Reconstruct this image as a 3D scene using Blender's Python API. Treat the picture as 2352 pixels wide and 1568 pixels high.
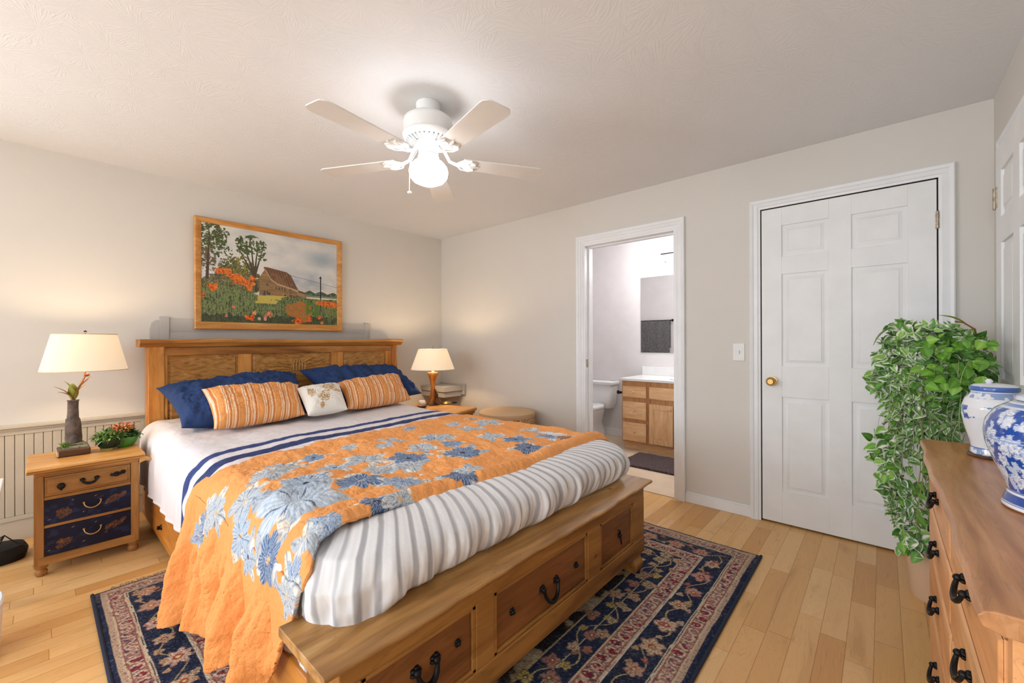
import bpy, math, random
import numpy as np
from mathutils import Vector, Matrix

for o in list(bpy.data.objects): bpy.data.objects.remove(o)
S = bpy.context.scene
COL = S.collection
PI = math.pi

# ------------------------------------------------------------------ camera, world, exposure
TH, ROLL = math.radians(41.445), math.radians(-0.207)
ax = Vector((-math.sin(TH), math.cos(TH), 0)); r0 = Vector((math.cos(TH), math.sin(TH), 0)); u0 = Vector((0, 0, 1))
rt = r0*math.cos(ROLL) + u0*math.sin(ROLL); up = u0*math.cos(ROLL) - r0*math.sin(ROLL)
cam = bpy.data.cameras.new('camera'); co = bpy.data.objects.new('camera', cam); COL.objects.link(co)
cam.sensor_width = 36; cam.lens = 964.312*36/2352; cam.clip_start = 0.02
M = Matrix((rt, up, -ax)).transposed().to_4x4(); M.translation = Vector((3.929, -3.188, 1.19))
co.matrix_world = M
S.camera = co

w = bpy.data.worlds.new('world'); S.world = w; w.use_nodes = True
w.node_tree.nodes['Background'].inputs[0].default_value = (0.85, 0.92, 1.0, 1)
w.node_tree.nodes['Background'].inputs[1].default_value = 2.2
S.view_settings.view_transform = 'Standard'; S.view_settings.look = 'None'
S.view_settings.exposure = 0.15; S.view_settings.gamma = 1.0; S.view_settings.use_curve_mapping = False

def area(name, loc, rot, sx, sy, power, color):
    l = bpy.data.lights.new(name, 'AREA'); l.shape = 'RECTANGLE'; l.size = sx; l.size_y = sy; l.energy = power; l.color = color
    o = bpy.data.objects.new(name, l); COL.objects.link(o); o.location = loc; o.rotation_euler = rot
    return o
def point(name, loc, power, color, r=0.03):
    l = bpy.data.lights.new(name, 'POINT'); l.energy = power; l.color = color; l.shadow_soft_size = r
    o = bpy.data.objects.new(name, l); COL.objects.link(o); o.location = loc
    return o
DAY = 18; DAY2 = 58; DAY3 = 62
# daylight coming in through the rear windows and an added left-wall window
area('window_daylight', (1.25, -6.41, 1.35), (math.radians(90), 0, 0), 1.9, 1.5, DAY, (0.81, 0.905, 1.0))
area('window_daylight', (3.45, -6.41, 1.35), (math.radians(90), 0, 0), 1.3, 1.5, DAY2, (0.81, 0.905, 1.0))
area('window_daylight', (-.11, -5.15, 1.40), (math.radians(90), 0, math.radians(-90)), 1.5, 1.4, DAY3, (0.81, 0.905, 1.0))
GLOBE_E = 19; LAMP_L = 6; LAMP_R = 9; BATH = 9.5

# ------------------------------------------------------------------ colour and noise helpers
def lin(c):
    c = np.asarray(c, float)
    return np.where(c <= 0.04045, c/12.92, ((c+0.055)/1.055)**2.4)
def hx(r, g, b): return tuple(lin(np.array([r, g, b])/255.0)) + (1,)
def _h(x, y, s):
    n = np.sin(x*127.1 + y*311.7 + s*74.7)*43758.5453
    return n - np.floor(n)
def vn(x, y, s=0):
    xi, yi = np.floor(x), np.floor(y); fx, fy = x-xi, y-yi
    fx = fx*fx*(3-2*fx); fy = fy*fy*(3-2*fy)
    a, b, c, d = _h(xi, yi, s), _h(xi+1, yi, s), _h(xi, yi+1, s), _h(xi+1, yi+1, s)
    return (a*(1-fx)+b*fx)*(1-fy) + (c*(1-fx)+d*fx)*fy
def fbm(x, y, s=0, o=4):
    t = 0; a = 0.5; n = 0
    for i in range(o):
        t = t + a*vn(x*2**i, y*2**i, s+i*3.1); n += a; a *= 0.5
    return t/n
def mixc(img, mask, c):
    m = np.clip(mask, 0, 1)[..., None]
    img[:] = img*(1-m) + np.asarray(c, float)*m
def sst(a, b, x):
    t = np.clip((x-a)/(b-a), 0, 1); return t*t*(3-2*t)

# ------------------------------------------------------------------ node helpers and materials
def newmat(name):
    m = bpy.data.materials.new(name); m.use_nodes = True
    nt = m.node_tree; b = nt.nodes['Principled BSDF']
    return m, nt, b
def N(nt, t, **k):
    n = nt.nodes.new(t)
    for a, v in k.items():
        if a.startswith('i_'): n.inputs[a[2:].replace('_', ' ')].default_value = v
        else: setattr(n, a, v)
    return n
def bump(nt, b, src, strength=0.2, dist=0.01):
    n = N(nt, 'ShaderNodeBump'); n.inputs['Strength'].default_value = strength; n.inputs['Distance'].default_value = dist
    nt.links.new(src, n.inputs['Height']); nt.links.new(n.outputs[0], b.inputs['Normal']); return n
def ramp(nt, src, stops):
    r = N(nt, 'ShaderNodeValToRGB'); cr = r.color_ramp
    while len(cr.elements) < len(stops): cr.elements.new(0.5)
    for e, (p, c) in zip(cr.elements, stops): e.position = p; e.color = c
    nt.links.new(src, r.inputs[0]); return r
def plain(name, rgb, rough=0.5, metal=0.0, bs=0, bsc=200, bd=0.001, vary=0.0, vsc=6.0):
    m, nt, b = newmat(name)
    b.inputs['Base Color'].default_value = hx(*rgb); b.inputs['Roughness'].default_value = rough; b.inputs['Metallic'].default_value = metal
    tc = N(nt, 'ShaderNodeTexCoord')
    n2 = N(nt, 'ShaderNodeTexNoise'); n2.inputs['Scale'].default_value = vsc; n2.inputs['Detail'].default_value = 4
    nt.links.new(tc.outputs['Object'], n2.inputs['Vector'])
    v = vary or 0.015
    c = np.array(rgb, float)
    r = ramp(nt, n2.outputs[0], [(0.3, hx(*np.clip(c*(1-v), 0, 255))), (0.7, hx(*np.clip(c*(1+v), 0, 255)))])
    nt.links.new(r.outputs[0], b.inputs['Base Color'])
    if bs:
        n = N(nt, 'ShaderNodeTexNoise'); n.inputs['Scale'].default_value = bsc; n.inputs['Detail'].default_value = 5
        nt.links.new(tc.outputs['Object'], n.inputs['Vector']); bump(nt, b, n.outputs[0], bs, bd)
    return m
def wood(name, dark, mid, light, axis=1, sc=9.0, stretch=0.10, rough=0.42, bs=0.25, knots=True, wavy=0.0, spec=0.4):
    m, nt, b = newmat(name); L = nt.links
    tc = N(nt, 'ShaderNodeTexCoord'); mp = N(nt, 'ShaderNodeMapping')
    s = [sc, sc, sc]; s[axis] = sc*stretch; mp.inputs['Scale'].default_value = s
    L.new(tc.outputs['Object'], mp.inputs[0])
    n1 = N(nt, 'ShaderNodeTexNoise'); n1.inputs['Scale'].default_value = 1.0; n1.inputs['Detail'].default_value = 5; n1.inputs['Distortion'].default_value = 1.2+wavy
    L.new(mp.outputs[0], n1.inputs['Vector'])
    # ring lines: noise value folded into fine bands
    mu = N(nt, 'ShaderNodeMath', operation='MULTIPLY'); mu.inputs[1].default_value = 9.0; L.new(n1.outputs[0], mu.inputs[0])
    fr = N(nt, 'ShaderNodeMath', operation='FRACT'); L.new(mu.outputs[0], fr.inputs[0])
    rl = ramp(nt, fr.outputs[0], [(0.0, (0.45, 0.45, 0.45, 1)), (0.12, (1, 1, 1, 1)), (1.0, (0.9, 0.9, 0.9, 1))])
    cr = ramp(nt, n1.outputs[0], [(0.28, hx(*dark)), (0.5, hx(*mid)), (0.72, hx(*light))])
    n2 = N(nt, 'ShaderNodeTexNoise'); n2.inputs['Scale'].default_value = 6.0; n2.inputs['Detail'].default_value = 6; L.new(mp.outputs[0], n2.inputs['Vector'])
    r2 = ramp(nt, n2.outputs[0], [(0.3, (0.80, 0.76, 0.72, 1)), (0.6, (1.05, 1.05, 1.05, 1))])
    m1 = N(nt, 'ShaderNodeMix', data_type='RGBA', blend_type='MULTIPLY'); m1.inputs[0].default_value = 0.42
    L.new(cr.outputs[0], m1.inputs[6]); L.new(rl.outputs[0], m1.inputs[7])
    m2 = N(nt, 'ShaderNodeMix', data_type='RGBA', blend_type='MULTIPLY'); m2.inputs[0].default_value = 0.8
    L.new(m1.outputs[2], m2.inputs[6]); L.new(r2.outputs[0], m2.inputs[7])
    out = m2.outputs[2]
    if knots:
        mp2 = N(nt, 'ShaderNodeMapping'); s2 = [4.3, 4.3, 4.3]; s2[axis] = 2.2; mp2.inputs['Scale'].default_value = s2
        L.new(tc.outputs['Object'], mp2.inputs[0])
        v = N(nt, 'ShaderNodeTexVoronoi'); v.inputs['Scale'].default_value = 1.6; L.new(mp2.outputs[0], v.inputs['Vector'])
        rk = ramp(nt, v.outputs['Distance'], [(0.0, hx(60, 32, 14)), (0.075, (1, 1, 1, 1))]); 
        m3 = N(nt, 'ShaderNodeMix', data_type='RGBA', blend_type='MULTIPLY'); m3.inputs[0].default_value = 0.8
        L.new(out, m3.inputs[6]); L.new(rk.outputs[0], m3.inputs[7]); out = m3.outputs[2]
    L.new(out, b.inputs['Base Color'])
    b.inputs['Roughness'].default_value = rough; b.inputs['Specular IOR Level'].default_value = spec
    bump(nt, b, rl.outputs[0], bs, 0.0015)
    return m
def vcol(name, rough=0.8, bs=0.0, bsc=400, bd=0.001, sheen=0.0, coat=0.0, spec=0.3):
    m, nt, b = newmat(name)
    a = N(nt, 'ShaderNodeAttribute', attribute_name='Col'); nt.links.new(a.outputs['Color'], b.inputs['Base Color'])
    b.inputs['Roughness'].default_value = rough; b.inputs['Specular IOR Level'].default_value = spec
    if coat: b.inputs['Coat Weight'].default_value = coat; b.inputs['Coat Roughness'].default_value = 0.08
    if bs:
        tc = N(nt, 'ShaderNodeTexCoord'); n = N(nt, 'ShaderNodeTexNoise'); n.inputs['Scale'].default_value = bsc; n.inputs['Detail'].default_value = 4
        nt.links.new(tc.outputs['Object'], n.inputs['Vector']); bump(nt, b, n.outputs[0], bs, bd)
    return m

def floor_mat():
    m, nt, b = newmat('maple_strip_floor'); L = nt.links
    def math_(op, a, bb=None, c=None):
        n = N(nt, 'ShaderNodeMath', operation=op)
        for i, v in enumerate((a, bb, c)):
            if v is None: continue
            if isinstance(v, (int, float)): n.inputs[i].default_value = v
            else: L.new(v, n.inputs[i])
        return n.outputs[0]
    tc = N(nt, 'ShaderNodeTexCoord'); sp = N(nt, 'ShaderNodeSeparateXYZ'); L.new(tc.outputs['Object'], sp.inputs[0])
    X, Y = sp.outputs[0], sp.outputs[1]
    rx = math_('DIVIDE', X, 0.083); row = math_('FLOOR', rx); fx = math_('FRACT', rx)
    wn = N(nt, 'ShaderNodeTexWhiteNoise', noise_dimensions='1D'); L.new(row, wn.inputs['W'])
    ln = math_('MULTIPLY_ADD', wn.outputs['Value'], 0.28, 0.42)
    yy = math_('DIVIDE', math_('ADD', Y, math_('MULTIPLY', wn.outputs['Value'], 7.3)), ln)
    col = math_('FLOOR', yy); fy = math_('FRACT', yy)
    cb = N(nt, 'ShaderNodeCombineXYZ'); L.new(row, cb.inputs[0]); L.new(col, cb.inputs[1])
    w2 = N(nt, 'ShaderNodeTexWhiteNoise', noise_dimensions='3D'); L.new(cb.outputs[0], w2.inputs['Vector'])
    base = ramp(nt, w2.outputs['Value'], [(0.0, hx(212, 158, 94)), (0.35, hx(225, 176, 112)), (0.7, hx(231, 184, 122)), (1.0, hx(236, 194, 136))])
    # grain, offset per board
    mp = N(nt, 'ShaderNodeCombineXYZ')
    L.new(math_('MULTIPLY_ADD', X, 11.0, math_('MULTIPLY', w2.outputs['Value'], 37.0)), mp.inputs[0])
    L.new(math_('MULTIPLY_ADD', Y, 1.6, math_('MULTIPLY', w2.outputs['Value'], 61.0)), mp.inputs[1])
    n1 = N(nt, 'ShaderNodeTexNoise'); n1.inputs['Scale'].default_value = 1.0; n1.inputs['Detail'].default_value = 4; n1.inputs['Distortion'].default_value = 0.9
    L.new(mp.outputs[0], n1.inputs['Vector'])
    ring = ramp(nt, math_('FRACT', math_('MULTIPLY', n1.outputs[0], 14.0)), [(0.0, (0.70, 0.64, 0.56, 1)), (0.10, (1, 1, 1, 1)), (1, (0.94, 0.93, 0.91, 1))])
    tone = ramp(nt, n1.outputs[0], [(0.25, (0.72, 0.64, 0.55, 1)), (0.42, (1, 1, 1, 1)), (0.8, (1.06, 1.06, 1.05, 1))])
    a1 = N(nt, 'ShaderNodeMix', data_type='RGBA', blend_type='MULTIPLY'); a1.inputs[0].default_value = 0.62
    L.new(base.outputs[0], a1.inputs[6]); L.new(ring.outputs[0], a1.inputs[7])
    a2 = N(nt, 'ShaderNodeMix', data_type='RGBA', blend_type='MULTIPLY'); a2.inputs[0].default_value = 0.7
    L.new(a1.outputs[2], a2.inputs[6]); L.new(tone.outputs[0], a2.inputs[7])
    # small dark mineral streaks
    n3 = N(nt, 'ShaderNodeTexNoise'); n3.inputs['Scale'].default_value = 2.4; n3.inputs['Detail'].default_value = 2; L.new(mp.outputs[0], n3.inputs['Vector'])
    st = ramp(nt, n3.outputs[0], [(0.70, (1, 1, 1, 1)), (0.80, (0.45, 0.32, 0.22, 1))])
    a3 = N(nt, 'ShaderNodeMix', data_type='RGBA', blend_type='MULTIPLY'); a3.inputs[0].default_value = 0.8
    L.new(a2.outputs[2], a3.inputs[6]); L.new(st.outputs[0], a3.inputs[7])
    ex = math_('MINIMUM', fx, math_('SUBTRACT', 1.0, fx)); ey = math_('MULTIPLY', math_('MINIMUM', fy, math_('SUBTRACT', 1.0, fy)), 6.0)
    e = math_('MINIMUM', ex, ey)
    seam = ramp(nt, e, [(0.0, (0.50, 0.38, 0.27, 1)), (0.014, (0.82, 0.74, 0.66, 1)), (0.022, (1, 1, 1, 1))])
    a4 = N(nt, 'ShaderNodeMix', data_type='RGBA', blend_type='MULTIPLY'); a4.inputs[0].default_value = 0.9
    L.new(a3.outputs[2], a4.inputs[6]); L.new(seam.outputs[0], a4.inputs[7])
    L.new(a4.outputs[2], b.inputs['Base Color']); b.inputs['Roughness'].default_value = 0.33
    b.inputs['Specular IOR Level'].default_value = 0.35
    bump(nt, b, seam.outputs[0], 0.2, 0.002)
    return m
def ceiling_mat():
    m, nt, b = newmat('stomped_ceiling_plaster'); L = nt.links
    b.inputs['Base Color'].default_value = hx(236, 238, 240); b.inputs['Roughness'].default_value = 0.85
    tc = N(nt, 'ShaderNodeTexCoord')
    v = N(nt, 'ShaderNodeTexVoronoi'); v.inputs['Scale'].default_value = 4.2; L.new(tc.outputs['Object'], v.inputs['Vector'])
    # strokes fanning out of every stamp: angle around the cell centre
    su = N(nt, 'ShaderNodeVectorMath', operation='SUBTRACT'); L.new(tc.outputs['Object'], su.inputs[0]); L.new(v.outputs['Position'], su.inputs[1])
    sp = N(nt, 'ShaderNodeSeparateXYZ'); L.new(su.outputs[0], sp.inputs[0])
    at = N(nt, 'ShaderNodeMath', operation='ARCTAN2'); L.new(sp.outputs[1], at.inputs[0]); L.new(sp.outputs[0], at.inputs[1])
    n0 = N(nt, 'ShaderNodeTexNoise'); n0.inputs['Scale'].default_value = 14; n0.inputs['Detail'].default_value = 3; L.new(tc.outputs['Object'], n0.inputs['Vector'])
    cb = N(nt, 'ShaderNodeCombineXYZ'); m1 = N(nt, 'ShaderNodeMath', operation='MULTIPLY_ADD'); m1.inputs[1].default_value = 7.0
    L.new(at.outputs[0], m1.inputs[0]); L.new(n0.outputs[0], m1.inputs[2]); L.new(m1.outputs[0], cb.inputs[0])
    L.new(v.outputs['Distance'], cb.inputs[1])
    n1 = N(nt, 'ShaderNodeTexNoise'); n1.inputs['Scale'].default_value = 2.2; n1.inputs['Detail'].default_value = 3; L.new(cb.outputs[0], n1.inputs['Vector'])
    r = ramp(nt, n1.outputs[0], [(0.50, (0, 0, 0, 1)), (0.60, (1, 1, 1, 1)), (0.66, (0.3, 0.3, 0.3, 1))])
    bump(nt, b, r.outputs[0], 0.30, 0.0022)
    return m

MT = {}
def setup_mats():
    T = MT
    T['wall'] = plain('greige_wall_paint', (219, 214, 206), 0.75, bs=0.04, bsc=260, vary=.004)
    T['bathwall'] = plain('pale_bathroom_paint', (226, 222, 221), 0.7)
    T['ceil'] = ceiling_mat(); T['floor'] = floor_mat()
    T['trim'] = plain('white_trim_paint', (238, 239, 240), 0.38)
    T['door'] = plain('white_door_paint', (238, 238, 237), 0.45, bs=0.06, bsc=120)
    T['wains'] = plain('cream_beadboard_paint', (200, 190, 172), 0.55)
    T['vinyl'] = plain('pale_bathroom_floor', (222, 200, 172), 0.5, vary=0.03)
    T['brass'] = plain('aged_brass', (196, 160, 100), 0.25, 1.0)
    T['nickel'] = plain('worn_steel', (170, 158, 140), 0.35, 0.9, vary=0.2, vsc=60)
    T['iron'] = plain('black_iron', (28, 27, 28), 0.42, 0.6, bs=0.3, bsc=90)
    T['bronze'] = plain('dark_bronze', (50, 42, 36), 0.35, 0.8)
    T['dark'] = plain('gap_shade', (18, 15, 12), 0.9)
    T['bed'] = wood('honey_pine', (132, 78, 32), (188, 126, 60), (214, 156, 86), 1)
    T['bedv'] = wood('honey_pine_upright', (168, 98, 38), (208, 138, 62), (222, 158, 84), 2)
    T['bedx'] = wood('honey_pine_rail', (160, 90, 30), (200, 126, 48), (214, 146, 66), 0)
    T['panel'] = wood('carved_pine_panel', (140, 92, 42), (186, 132, 66), (204, 154, 90), 1, sc=16, stretch=0.3, bs=0.9, wavy=2.0, knots=False)
    T['bench'] = wood('worn_pine_top', (124, 84, 42), (186, 138, 80), (218, 178, 120), 1, rough=0.45)
    T['benchf'] = wood('brown_pine_frame', (98, 62, 26), (160, 110, 52), (188, 138, 74), 1)
    T['benchd'] = wood('dark_pine_drawer', (76, 44, 20), (124, 76, 38), (150, 96, 50), 1, knots=False)
    T['ns'] = wood('nightstand_pine', (122, 78, 34), (172, 122, 66), (192, 144, 88), 1, stretch=0.14)
    T['nsv'] = wood('nightstand_pine_upright', (112, 72, 32), (160, 110, 58), (184, 134, 78), 2)
    T['nst'] = wood('nightstand_top_pine', (176, 118, 56), (212, 156, 88), (224, 176, 112), 1, rough=0.35)
    T['dr'] = wood('dresser_pine', (204, 134, 78), (226, 162, 106), (236, 182, 128), 1, sc=7)
    T['drt'] = wood('dresser_top_elm', (162, 108, 66), (190, 134, 88), (206, 154, 108), 1, sc=11, rough=0.32, wavy=1.2, knots=False)
    T['drs'] = wood('dresser_side', (112, 70, 26), (150, 100, 44), (164, 114, 56), 2)
    T['oak'] = wood('vanity_oak', (222, 170, 118), (234, 188, 138), (240, 200, 152), 0, sc=14, knots=False, bs=0.1)
    T['oakv'] = wood('vanity_oak_upright', (222, 170, 118), (234, 188, 138), (240, 200, 152), 2, sc=14, knots=False, bs=0.1)
    T['oakd'] = wood('vanity_oak_shaded', (176, 122, 74), (196, 142, 92), (208, 158, 108), 2, sc=14, knots=False, bs=0.1)  # oak darkened so the gaps between drawers show as shade lines
    T['frame'] = wood('picture_frame_wood', (186, 122, 52), (208, 148, 78), (222, 172, 108), 1, sc=14, rough=0.35, knots=False)
    T['blue'] = plain('navy_cotton', (36, 66, 116), 0.85, bs=0.35, bsc=600, bd=0.0006, vary=0.12, vsc=9)
    T['white'] = plain('white_porcelain', (236, 236, 236), 0.12)
    T['plastic'] = plain('white_plastic', (232, 231, 228), 0.35)
    T['fanwhite'] = plain('white_enamel', (236, 235, 232), 0.35)
    T['ghost'] = plain('grey_painted_wood', (188, 184, 178), 0.6)
    T['counter'] = plain('white_cultured_marble', (238, 238, 236), 0.2)
    T['towel'] = plain('grey_terry', (104, 102, 102), 0.95, bs=0.8, bsc=300, bd=0.004, vary=0.15, vsc=40)
    T['mat'] = plain('charcoal_shag', (88, 74, 74), 0.95, bs=1.0, bsc=160, bd=0.01, vary=0.3, vsc=60)
    T['bark'] = plain('grey_bark', (88, 74, 66), 0.8, bs=0.8, bsc=40, bd=0.008, vary=0.3, vsc=30)
    T['darkwood'] = wood('dark_walnut', (58, 36, 22), (92, 60, 38), (120, 82, 54), 1, sc=14)
    T['lampwood'] = wood('turned_lamp_wood', (110, 62, 20), (172, 108, 46), (200, 140, 70), 2, sc=16, rough=0.25, knots=False)
    T['peach'] = plain('peach_ceramic', (222, 190, 158), 0.5)
    T['potgrey'] = plain('grey_ceramic', (190, 186, 184), 0.5)
    T['bowlg'] = plain('dark_green_glaze', (16, 40, 30), 0.2)
    T['bowlb'] = plain('leaf_green_glaze', (70, 130, 40), 0.3)
    T['black'] = plain('black_fabric', (20, 18, 18), 0.8)
    T['leaf'] = vcol('variegated_leaf', 0.45, spec=0.4)
    T['quilt'] = vcol('printed_quilt', 0.85, 0.6, 75, 0.010)
    T['sheet'] = vcol('striped_sheet', 0.85, 0.25, 60, 0.003)
    T['duvet'] = vcol('striped_duvet', 0.85, 0.3, 50, 0.004)
    T['pillowp'] = vcol('printed_cushion', 0.85, 0.35, 300, 0.001)
    T['rug'] = vcol('woven_wool_rug', 0.95, 0.9, 350, 0.004, spec=0.1)
    T['canvas'] = vcol('painted_canvas', 0.55, 0.2, 300, 0.001)
    T['painted'] = vcol('painted_drawer', 0.4)
    T['glaze'] = vcol('blue_white_glaze', 0.12, coat=0.6, spec=0.5)
    T['wicker'] = plain('woven_seagrass', (190, 150, 104), 0.9, bs=1.0, bsc=70, bd=0.02, vary=0.3, vsc=70)
    # lit globe
    m, nt, b = newmat('lit_opal_glass'); b.inputs['Base Color'].default_value = (0.9, 0.9, 0.9, 1)
    b.inputs['Emission Color'].default_value = (0.97, 0.97, 1.0, 1); b.inputs['Emission Strength'].default_value = GLOBE_E; T['globe'] = m
    m, nt, b = newmat('lit_bulb'); b.inputs['Base Color'].default_value = (0.9, 0.9, 0.9, 1)
    b.inputs['Emission Color'].default_value = (1.0, 0.93, 0.85, 1); b.inputs['Emission Strength'].default_value = 12; T['bulb'] = m
    for nm, pw in (('lit_left_bulb', LAMP_L), ('lit_right_bulb', LAMP_R)):
        m, nt, b = newmat(nm); b.inputs['Emission Color'].default_value = (1.0, .74, .46, 1); b.inputs['Emission Strength'].default_value = pw/(PI*4*PI*.028**2); T[nm] = m
    # lampshade: thin linen lit through by the bulb, brightened by an added glow
    m, nt, b = newmat('linen_lampshade')
    tr = N(nt, 'ShaderNodeBsdfTranslucent'); tr.inputs[0].default_value = (0.31, 0.265, 0.21, 1)
    df = N(nt, 'ShaderNodeBsdfDiffuse'); df.inputs[0].default_value = (0.90, 0.84, 0.74, 1)
    em = N(nt, 'ShaderNodeEmission'); em.inputs[0].default_value = (1.0, 0.78, 0.52, 1); em.inputs[1].default_value = 0.36
    m1 = N(nt, 'ShaderNodeMixShader'); m1.inputs[0].default_value = 0.45; ad = N(nt, 'ShaderNodeAddShader')
    nt.links.new(df.outputs[0], m1.inputs[1]); nt.links.new(tr.outputs[0], m1.inputs[2])
    nt.links.new(m1.outputs[0], ad.inputs[0]); nt.links.new(em.outputs[0], ad.inputs[1])
    nt.links.new(ad.outputs[0], nt.nodes['Material Output'].inputs[0]); T['shade'] = m
    m, nt, b = newmat('mirror_glass'); b.inputs['Base Color'].default_value = (0.9, 0.9, 0.9, 1); b.inputs['Metallic'].default_value = 1; b.inputs['Roughness'].default_value = 0.01; T['mirror'] = m
    m, nt, b = newmat('clear_glass'); b.inputs['Transmission Weight'].default_value = 1; b.inputs['Roughness'].default_value = 0.3; b.inputs['Base Color'].default_value = (0.9, 0.95, 0.93, 1); T['frost'] = m
    m, nt, b = newmat('clear_window_pane')
    g = N(nt, 'ShaderNodeBsdfTransparent'); nt.links.new(g.outputs[0], nt.nodes['Material Output'].inputs[0]); T['pane'] = m
setup_mats()

# ------------------------------------------------------------------ object helpers
OFF = {}
def tag(o, label=None, cat=None, group=None, kind=None):
    if label: o['label'] = label
    if cat: o['category'] = cat
    if group: o['group'] = group
    if kind: o['kind'] = kind
    return o
def thing(name, label, cat, loc=(0, 0, 0), group=None):
    o = bpy.data.objects.new(name, None); COL.objects.link(o); o.location = loc; o.empty_display_size = 0.1
    OFF[o.name] = Vector(loc); return tag(o, label, cat, group)
class MB:
    """collects shapes in world coordinates, build() links them as one mesh"""
    def __init__(s): s.v = []; s.f = []; s.c = []; s.cur = (1, 1, 1)
    def add(s, vs, fs, cols=None):
        n = len(s.v); s.v += [tuple(p) for p in vs]; s.f += [tuple(i+n for i in f) for f in fs]
        s.c += (list(cols) if cols is not None else [s.cur]*len(vs)); return s
    def box(s, x0, x1, y0, y1, z0, z1):
        vs = [(x, y, z) for x in (x0, x1) for y in (y0, y1) for z in (z0, z1)]
        return s.add(vs, [(0, 1, 3, 2), (4, 6, 7, 5), (0, 4, 5, 1), (2, 3, 7, 6), (0, 2, 6, 4), (1, 5, 7, 3)])
    def frustum(s, r0, r1, plane, a, b):
        """rectangle r0=(u0,u1,v0,v1) at coordinate a tapering to r1 at b, in plane 'x' or 'y'"""
        def P(u, v, t): return (t, u, v) if plane == 'x' else ((u, t, v) if plane == 'y' else (u, v, t))
        vs = [P(u, v, a) for u, v in ((r0[0], r0[2]), (r0[1], r0[2]), (r0[1], r0[3]), (r0[0], r0[3]))]
        vs += [P(u, v, b) for u, v in ((r1[0], r1[2]), (r1[1], r1[2]), (r1[1], r1[3]), (r1[0], r1[3]))]
        return s.add(vs, [(0, 1, 2, 3), (7, 6, 5, 4), (0, 4, 5, 1), (1, 5, 6, 2), (2, 6, 7, 3), (3, 7, 4, 0)])
    def prism(s, poly, axis, a, b):
        """2D polygon extruded along axis from a to b"""
        def P(u, v, t): return {'x': (t, u, v), 'y': (u, t, v), 'z': (u, v, t)}[axis]
        n = len(poly); vs = [P(u, v, a) for u, v in poly] + [P(u, v, b) for u, v in poly]
        return s.add(vs, [tuple(range(n)), tuple(range(2*n-1, n-1, -1))] + [(i, i+n, (i+1) % n+n, (i+1) % n) for i in range(n)])
    def lathe(s, prof, c=(0, 0, 0), n=40, axis='z', caps=True):
        vs = []; fs = []; m = len(prof)
        for r, h in prof:
            for k in range(n):
                a = 2*PI*k/n; u, v = r*math.cos(a), r*math.sin(a)
                p = {'z': (u, v, h), 'y': (u, h, v), 'x': (h, u, v)}[axis]
                vs.append((c[0]+p[0], c[1]+p[1], c[2]+p[2]))
        for i in range(m-1):
            for k in range(n): fs.append((i*n+k, i*n+(k+1) % n, (i+1)*n+(k+1) % n, (i+1)*n+k))
        if caps: fs += [tuple(range(n-1, -1, -1)), tuple((m-1)*n+k for k in range(n))]
        return s.add(vs, fs)
    def tube(s, pts, r, n=8, flat=None):
        pts = [Vector(p) for p in pts]; m = len(pts); rs = r if isinstance(r, (list, tuple)) else [r]*m
        vs = []; fs = []; ref = None
        for i, p in enumerate(pts):
            t = (pts[min(i+1, m-1)]-pts[max(i-1, 0)]).normalized()
            if ref is None: ref = Vector((0, 0, 1)) if abs(t.z) < 0.9 else Vector((1, 0, 0))
            a = (ref - t*ref.dot(t)).normalized(); bb = t.cross(a); ref = a
            for k in range(n):
                q = 2*PI*k/n; vs.append(p + a*math.cos(q)*rs[i] + bb*math.sin(q)*rs[i]*(flat or 1))
        for i in range(m-1):
            for k in range(n): fs.append((i*n+k, i*n+(k+1) % n, (i+1)*n+(k+1) % n, (i+1)*n+k))
        fs += [tuple(range(n-1, -1, -1)), tuple((m-1)*n+k for k in range(n))]
        return s.add(vs, fs)
    def sph(s, c, r, sz=1.0, n=16):
        return s.lathe([(max(1e-4, r*math.sin(PI*i/10)), -r*sz*math.cos(PI*i/10)) for i in range(11)], c, n)
    def grid(s, P, C=None, wrap=False, flip=False):
        P = np.asarray(P, float); a, b_ = P.shape[:2]; n = len(s.v)
        s.v += [tuple(p) for p in P.reshape(-1, 3).tolist()]
        s.c += ([tuple(c) for c in lin(np.asarray(C).reshape(-1, 3)).tolist()] if C is not None else [s.cur]*(a*b_))
        idx = np.arange(a*b_).reshape(a, b_)+n
        if wrap: idx = np.concatenate([idx, idx[:, :1]], 1)
        q = np.stack([idx[:-1, :-1], idx[:-1, 1:], idx[1:, 1:], idx[1:, :-1]], -1).reshape(-1, 4)
        if flip: q = q[:, ::-1]
        s.f += [tuple(t) for t in q.tolist()]; return s
    def build(s, name, mat, parent=None, bev=0, smooth=False, ang=40, seg=2, solid=0, sub=0, label=None):
        off = OFF.get(parent.name, Vector((0, 0, 0))) if parent else Vector((0, 0, 0))
        me = bpy.data.meshes.new(name)
        V = np.array(s.v, float) - np.array(off)
        me.from_pydata(V.tolist(), [], s.f)
        at = me.color_attributes.new('Col', 'FLOAT_COLOR', 'POINT')
        c = np.ones((len(s.v), 4), np.float32); c[:, :3] = np.array(s.c, float); at.data.foreach_set('color', c.ravel())
        me.materials.append(mat); me.validate(); me.update()
        o = bpy.data.objects.new(name, me); COL.objects.link(o)
        if parent: o.parent = parent; OFF[o.name] = off
        else: OFF[o.name] = Vector((0, 0, 0))
        if bev:
            m = o.modifiers.new('b', 'BEVEL'); m.width = bev; m.segments = seg; m.limit_method = 'ANGLE'; m.angle_limit = math.radians(35)
            for p in me.polygons: p.use_smooth = True
            m.harden_normals = True
        if solid: m = o.modifiers.new('s', 'SOLIDIFY'); m.thickness = solid; m.offset = -1
        if sub: m = o.modifiers.new('ss', 'SUBSURF'); m.levels = sub; m.render_levels = sub
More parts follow.
